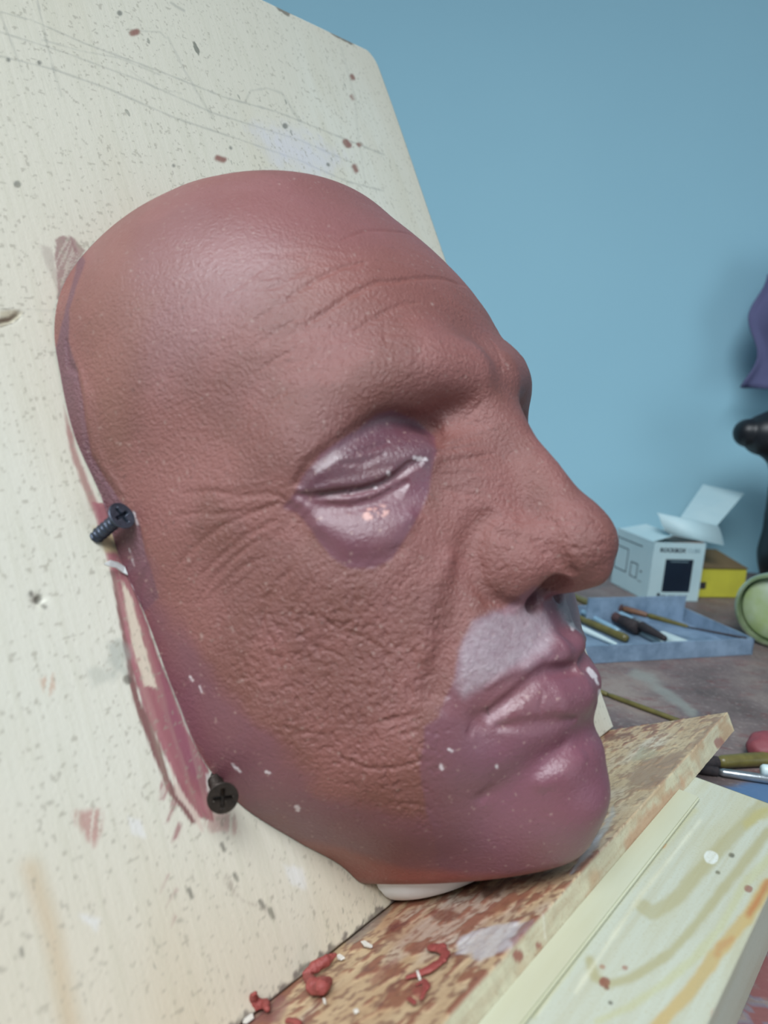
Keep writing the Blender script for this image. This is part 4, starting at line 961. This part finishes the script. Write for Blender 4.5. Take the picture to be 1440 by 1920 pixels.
tag(bmobj('plastic_spatula', bm, m_wp, M=M, bevel=0.0006), 'flat white plastic spatula leaning at the front of the tray', 'tool')
stick('rim_shadow_rod', [(1290, 1176), (1400, 1197)], ZT + 0.012, [(.0006, .0008)], [m_bk], 'thin dark rod standing in for the rim shadow across the right end of the tray', 'tool')  # dark rod added in place of the shadow line of the tray rim
# ---------------------------------------------------------------- loose tools on the table
stick('paintbrush', [(1090, 1284), (1140, 1302), (1290, 1358)], ZT + 0.0016, [(.0013, .0014), (.0014, .0013)], [m_ol, m_ol], 'olive paintbrush handle on the table between tray and plank', names=['handle', 'handle_end'])
stick('paintbrush', [(1312, 1431), (1350, 1432), (1490, 1419)], ZT + 0.0036, [(.0030, .0028), (.0030, .0034)], [m_bk, m_ol], 'thick olive-handled brush with black head at the right edge beside the plank corner', names=['bristles', 'handle'])
stick('steel_tool', [(1306, 1441), (1345, 1442), (1490, 1468)], ZT + 0.0024, [(.0022, .002), (.0018, .002)], [m_bk, m_fe], 'shiny steel rod tool with black grip in front of the thick olive brush', 'tool', names=['grip', 'shaft'])
stick('modelling_tool', [(1427, 1443), (1500, 1452)], ZT + 0.006, [(.0026, .003)], [m_wp], 'round-ended white tool at the right edge above the steel rod', 'tool')
def lump(name, c, r, m, label, cat, seed=0, h=0.004):
    rng = np.random.RandomState(seed)
    fn = lambda P: ell(P, (0, 0, 0), r) - 0.25 * min(r) * (fbm(P, 1.2 / max(r), seed) - 0.5) * 2
    mx = max(r) * 1.3; V, F = surface_nets(fn, (-mx, -mx, -mx), (mx, mx, mx), mx / 11); V = relax(V, F, .6); V = newton(V, fn, 2, lim=mx)
    V[:, 2] = np.maximum(V[:, 2], -r[2] * 0.7); V = V * 0.001; V[:, 2] += r[2] * 0.0007
    me = quads_mesh(name, V, F, True); o = link(name, me, m, loc=c); tag(o, label, cat); return o
m_redclay = grain('dark_red_clay', lin(124, 60, 66), lin(140, 72, 78), 90, 0.6)
c = on_z(1432, 1418, ZT + 0.0003); lump('clay_lump', c, (11, 8, 7), m_redclay, 'dark red clay lump at the right edge of the table above the olive brush', 'clay lump', 4)

# ---------------------------------------------------------------- white carton
a = on_z(1212, 1128, ZT); fx = np.array([.784, -.62, 0]); fx /= np.linalg.norm(fx); Lb = 0.0488; b = a + fx * Lb; bk = np.array([-fx[1], fx[0], 0]); Hb, Db = 0.0505, 0.058
carton = empty('white_carton', frame_matrix(a + [0, 0, 0.0003], fx, bk, (0, 0, 1)))
tag(carton, 'small open white cardboard carton with dark blue square and lettering, flaps up', 'box')
m_card = grain('white_card', lin(178, 206, 212), lin(190, 214, 218), 30, 0.55, b=0.05); m_cin = grain('card_inside', lin(150, 130, 120), lin(164, 146, 134), 30, 0.7, b=0.05)
bm = box_bm(0, Lb, 0, 0.0006, 0, Hb); box_bm(0, Lb, Db - 0.0006, Db, 0, Hb, bm); box_bm(0, 0.0006, 0.0006, Db - 0.0006, 0, Hb, bm); box_bm(Lb - 0.0006, Lb, 0.0006, Db - 0.0006, 0, Hb, bm); box_bm(0, Lb, 0, Db, 0, 0.0006, bm)
bmobj('carton_body', bm, m_card, carton)
inv = carton.matrix_world.inverted()
def loc_of(px_, dep): return np.array(inv @ Vector(at_depth(*px_, dep)))
def top(x, y, z=0): return np.array([x * Lb, y * Db, Hb + z])
# tongue bent over the front
V = []; F = []
c0, c1 = loc_of((1232, 962), 0.655), loc_of((1345, 985), 0.665)
for i in range(9):
    t = i / 8; z = [0, -.001, -.003, -.0055, -.008, -.0105, -.0125, -.014, -.0148][i]; ins = 0.12 * max(0, (t - .3) / .7) ** 2
    y = -0.012 * math.sin(t * 1.5)
    for s in (0, 1):
        p = c0 * (1 - s) + c1 * s; p = p + (c1 - c0) * (ins if s == 0 else 0); V.append(p + [0, y, z])
n0 = len(V); V += [v_ + np.array([0, 0.0005, 0.0003]) for v_ in V]
for i in range(8): F.append((2 * i, 2 * i + 1, 2 * i + 3, 2 * i + 2)); F.append((n0 + 2 * i, n0 + 2 * i + 2, n0 + 2 * i + 3, n0 + 2 * i + 1)); F.append((2 * i, 2 * i + 2, n0 + 2 * i + 2, n0 + 2 * i)); F.append((2 * i + 1, n0 + 2 * i + 1, n0 + 2 * i + 3, 2 * i + 3))
pm('tuck_flap', V, F, m_card, carton, True)
slab('lid_panel', [c0 * .62 + c1 * .38, c1, loc_of((1396, 925), 0.74), loc_of((1318, 909), 0.745)], 0.0005, m_card, carton)
slab('dust_flap', [top(0, 0.05), top(0, 0.95), top(0.45, 0.85, 0.006), top(0.5, 0.15, 0.005)], 0.0005, m_card, carton)
slab('dust_flap', [top(1, 0.05), top(1, 0.95), top(0.62, 0.85, -0.004), top(0.6, 0.15, -0.003)], 0.0005, m_cin, carton)
m_navy = mat('navy_print', lin(14, 30, 48), 0.5); n = noise_n(m_navy, ocoord(m_navy), 40); lk(m_navy, ramp(m_navy, n, [(0.3, lin(12, 26, 44)), (0.7, lin(18, 36, 54))]), bs(m_navy).inputs['Base Color'])
m_pg = grain('grey_print', lin(120, 150, 162), lin(132, 160, 170), 60, 0.6, b=0.0)
def rect(x0, x1, z0, z1, m, y=-0.00015, name='print'):
    return bmobj(name, box_bm(x0, x1, y, 0.0001, z0, z1), m, carton)
tag(rect(.26 * Lb, .80 * Lb, .165 * Hb, .80 * Hb - .004, m_navy, name='printed_square'), 'dark navy square')
rect(.36 * Lb, .70 * Lb, .80 * Hb - .0062, .80 * Hb - .0056, m_pg, -0.0003, 'printed_line')
def text(s, x, z, size, m, name, face='front', bold=0.0, sx=1.0):
    cu = bpy.data.curves.new(name, 'FONT'); cu.body = s; cu.size = size; cu.offset = bold; cu.extrude = 0.00005
    o = bpy.data.objects.new(name, cu); COL.objects.link(o)
    if face == 'front': o.matrix_world = frame_matrix((x, -0.0002, z), (sx, 0, 0), (0, 0, 1), (0, -1, 0))
    else: o.matrix_world = frame_matrix((-0.0002, x, z), (0, -sx, 0), (0, 0, 1), (-1, 0, 0))
    bpy.context.view_layer.update(); dg = bpy.context.evaluated_depsgraph_get()
    me = bpy.data.meshes.new_from_object(o.evaluated_get(dg)); me.transform(o.matrix_world); bpy.data.objects.remove(o)
    me.materials.clear(); return link(name, me, m, carton)
text('ROCKBOX', .12 * Lb, .84 * Hb, .0050, m_navy, 'lettering', bold=.00016)
text('CUBE', .655 * Lb, .84 * Hb, .0050, m_pg, 'lettering')
tag(text('\u2022', .165 * Lb, .035 * Hb, .012, m_navy, 'printed_dot'), 'dark round logo mark')
for i in range(14): 
    if i not in (3, 8): rect((.25 + .038 * i) * Lb, (.278 + .038 * i) * Lb, .085 * Hb, .105 * Hb, m_navy, name='small_print')
def srect(y0, y1, z0, z1, name='printed_outline'): return bmobj(name, box_bm(-0.00015, 0.0001, y0 * Db, y1 * Db, z0 * Hb, z1 * Hb), m_navy, carton)
srect(.28, .98, .845, .86, 'printed_line')
for y0, y1, z0, z1 in [(.62, .98, .30, .70), (.33, .52, .28, .52)]:
    for e in [(y0, y1, z0, z0 + .015), (y0, y1, z1, z1 + .015), (y0, y0 + .015, z0, z1), (y1 - .015, y1, z0, z1)]: srect(*e)
srect(.22, .26, .42, .45, 'printed_dot'); srect(.2, .3, .26, .27, 'printed_line')

# ---------------------------------------------------------------- yellow carton behind
ya = b + bk * 0.012 + fx * 0.003; ex = fx
yel = empty('yellow_box', frame_matrix(ya + [0, 0, 0.0003], ex, bk, (0, 0, 1)))
tag(yel, 'yellow box with brown top standing behind the white carton by the wall', 'box')
m_yel = grain('yellow_card', lin(196, 190, 60), lin(178, 172, 54), 40, 0.6); m_yt = grain('brown_card', lin(112, 92, 60), lin(96, 78, 52), 40, 0.7)
bmobj('box_body', box_bm(0, 0.052, 0, 0.04, 0, 0.026), m_yel, yel, bevel=0.0008)
slab('box_top', [(0, -0.0005, 0.0262), (0.052, -0.0005, 0.0262), (0.048, 0.04, 0.034), (0.006, 0.04, 0.034)], 0.0008, m_yt, yel)
bm = box_bm(0.004, 0.012, -0.0004, 0.0002, 0.008, 0.014); bmobj('slot', bm, m_bk, yel)

# ---------------------------------------------------------------- glass jar lying on its side
jc = at_depth(1444, 1158, 0.545); jr = 0.0262; jc[2] = ZT + jr + 0.0006
jax = -(R_C2W[:, 2] * 0.72) + R_C2W @ np.array([-0.75, 0, 0]); jax[2] = 0; jax /= np.linalg.norm(jax)
m_glass = mat('pale_green_glass', lin(160, 178, 140), 0.15, Transmission_Weight=0.35); n = noise_n(m_glass, ocoord(m_glass), 70, 3)
lk(m_glass, ramp(m_glass, n, [(0.35, lin(140, 160, 118)), (0.65, lin(176, 190, 156))]), bs(m_glass).inputs['Base Color'])
jar = empty('glass_jar', axis_matrix(jc, jax)); tag(jar, 'pale green glass jar lying on its side at the right edge behind the tray', 'jar')
V, F = lathe_data([(jr * .88, 0), (jr * .9, 0), (jr * .98, .0), (jr * 1.0, -.002), (jr, -.006), (jr * .94, -.009), (jr * .94, -.012), (jr * .99, -.016), (jr * .99, -.06), (jr * .9, -.066), (0.001, -.067)], 56, False)
Vi, Fi = lathe_data([(jr * .88, 0), (jr * .9, -.002), (jr * .88, -.05), (0.001, -.056)], 56, False)
pm('jar_body', V + Vi, F + [tuple(i + len(V) for i in f) for f in Fi], m_glass, jar, True)
m_cont = grain('pale_green_wax', lin(196, 208, 190), lin(160, 180, 112), 30, 0.4)
V, F = lathe_data([(0.0005, -.004), (jr * .45, -.0036), (jr * .8, -.0045), (jr * .86, -.006), (jr * .86, -.048), (0.0005, -.05)], 48, False); tag(pm('jar_contents', V, F, m_cont, jar, True), 'pale green filling')

# ---------------------------------------------------------------- black figurine, dark purple sheet
def cam_pt(x, y, d): return at_depth(x, y, d)
DF = 0.715
def fig(P):
    d = ell(P, HC, (34, 24, 23)); d = smin(d, caps(P, SN, [23, 17, 12.5]), 8); d = smin(d, caps(P, NK, [20, 22, 27, 30]), 12)
    d = smin(d, caps(P, ER, [6, 3]), 4); return d
s_ = DF / F_PX * 1000                                                     # mm per photo pixel there
R3 = R_C2W @ np.array([1, 0, 0]); R3[2] = 0; R3 /= np.linalg.norm(R3); B3 = np.array([-R3[1], R3[0], 0])
fo = cam_pt(1452, 1150, DF); fo[2] = ZT
def fpt(x, y, dd=0):
    p = at_depth(x, y, DF); k = p - fo; return np.array([k @ R3 * 1000, dd, k[2] * 1000])
HC = fpt(1450, 812); SN = [fpt(1430, 812), fpt(1400, 812), fpt(1375, 808)]; NK = [fpt(1462, 830), fpt(1470, 900), fpt(1478, 965), fpt(1482, 1040)]; ER = [fpt(1462, 778), fpt(1478, 752)]
base_z = 0
def fig2(P): return smax(smin(fig(P), caps(P, [NK[-1], np.array([NK[-1][0], 0, 18])], [30, 26]), 10), -(P[:, 2] - 0.5), 1)
lo = np.array([HC[0] - 85, -45, -2]); hi = np.array([HC[0] + 75, 45, HC[2] + 50])
V, F = surface_nets(fig2, lo, hi, 4.0)
for _ in range(2): V = relax(V, F, .5); V = newton(V, fig2, 2)
V, F = subdivide(V, F); V = newton(V, fig2, 2)
m_fig = grain('black_gloss', lin(16, 20, 26), lin(28, 32, 38), 40, 0.4)
fg = tag(empty('animal_figurine', frame_matrix(fo + [0, 0, 0.0], R3, B3, (0, 0, 1))), 'black animal-like figurine with a blunt snout at the right edge before the wall', 'figurine')
link('figure_body', quads_mesh('figure_body', V * 0.001, F, True), m_fig, fg)
e = fpt(1419, 802); V, F = lathe_data([(0.0001, .001), (.0012, .0007), (.0016, 0)], 14, False)
pm('eye', V, F, m_fe, fg, True, None).matrix_local = axis_matrix(np.array([e[0], -19.5, e[2]]) * 0.001, (0, -1, 0))
m_cl = grain('dark_purple_sheet', lin(88, 92, 128), lin(104, 104, 142), 20, 0.9)
V = []; F = []; o_ = at_depth(1434, 480, 0.70)
nxc, nyc = 16, 24
for j in range(nyc):
    for i in range(nxc):
        x = i / (nxc - 1) * 0.09; y = -j / (nyc - 1) * 0.118; w_ = 0.006 * math.sin(i * 1.1) + 0.003 * math.sin(i * .6 + j * .25)
        V.append((x + 0.006 * math.sin(j * .45) + (0.010 if j < 3 else 0) , w_, y))
for j in range(nyc - 1):
    for i in range(nxc - 1): q = j * nxc + i; F.append((q, q + 1, q + nxc + 1, q + nxc))
cl = pm('purple_sheet', V, F, m_cl, M=frame_matrix(o_, R3, B3, (0, 0, 1)), smooth=True); cl.modifiers.new('thickness', 'SOLIDIFY').thickness = 0.0015  # plain wavy dark purple sheet, a little in front of the wall
tag(cl, 'blurred dark purple sheet at the right edge above the figurine', 'cloth')
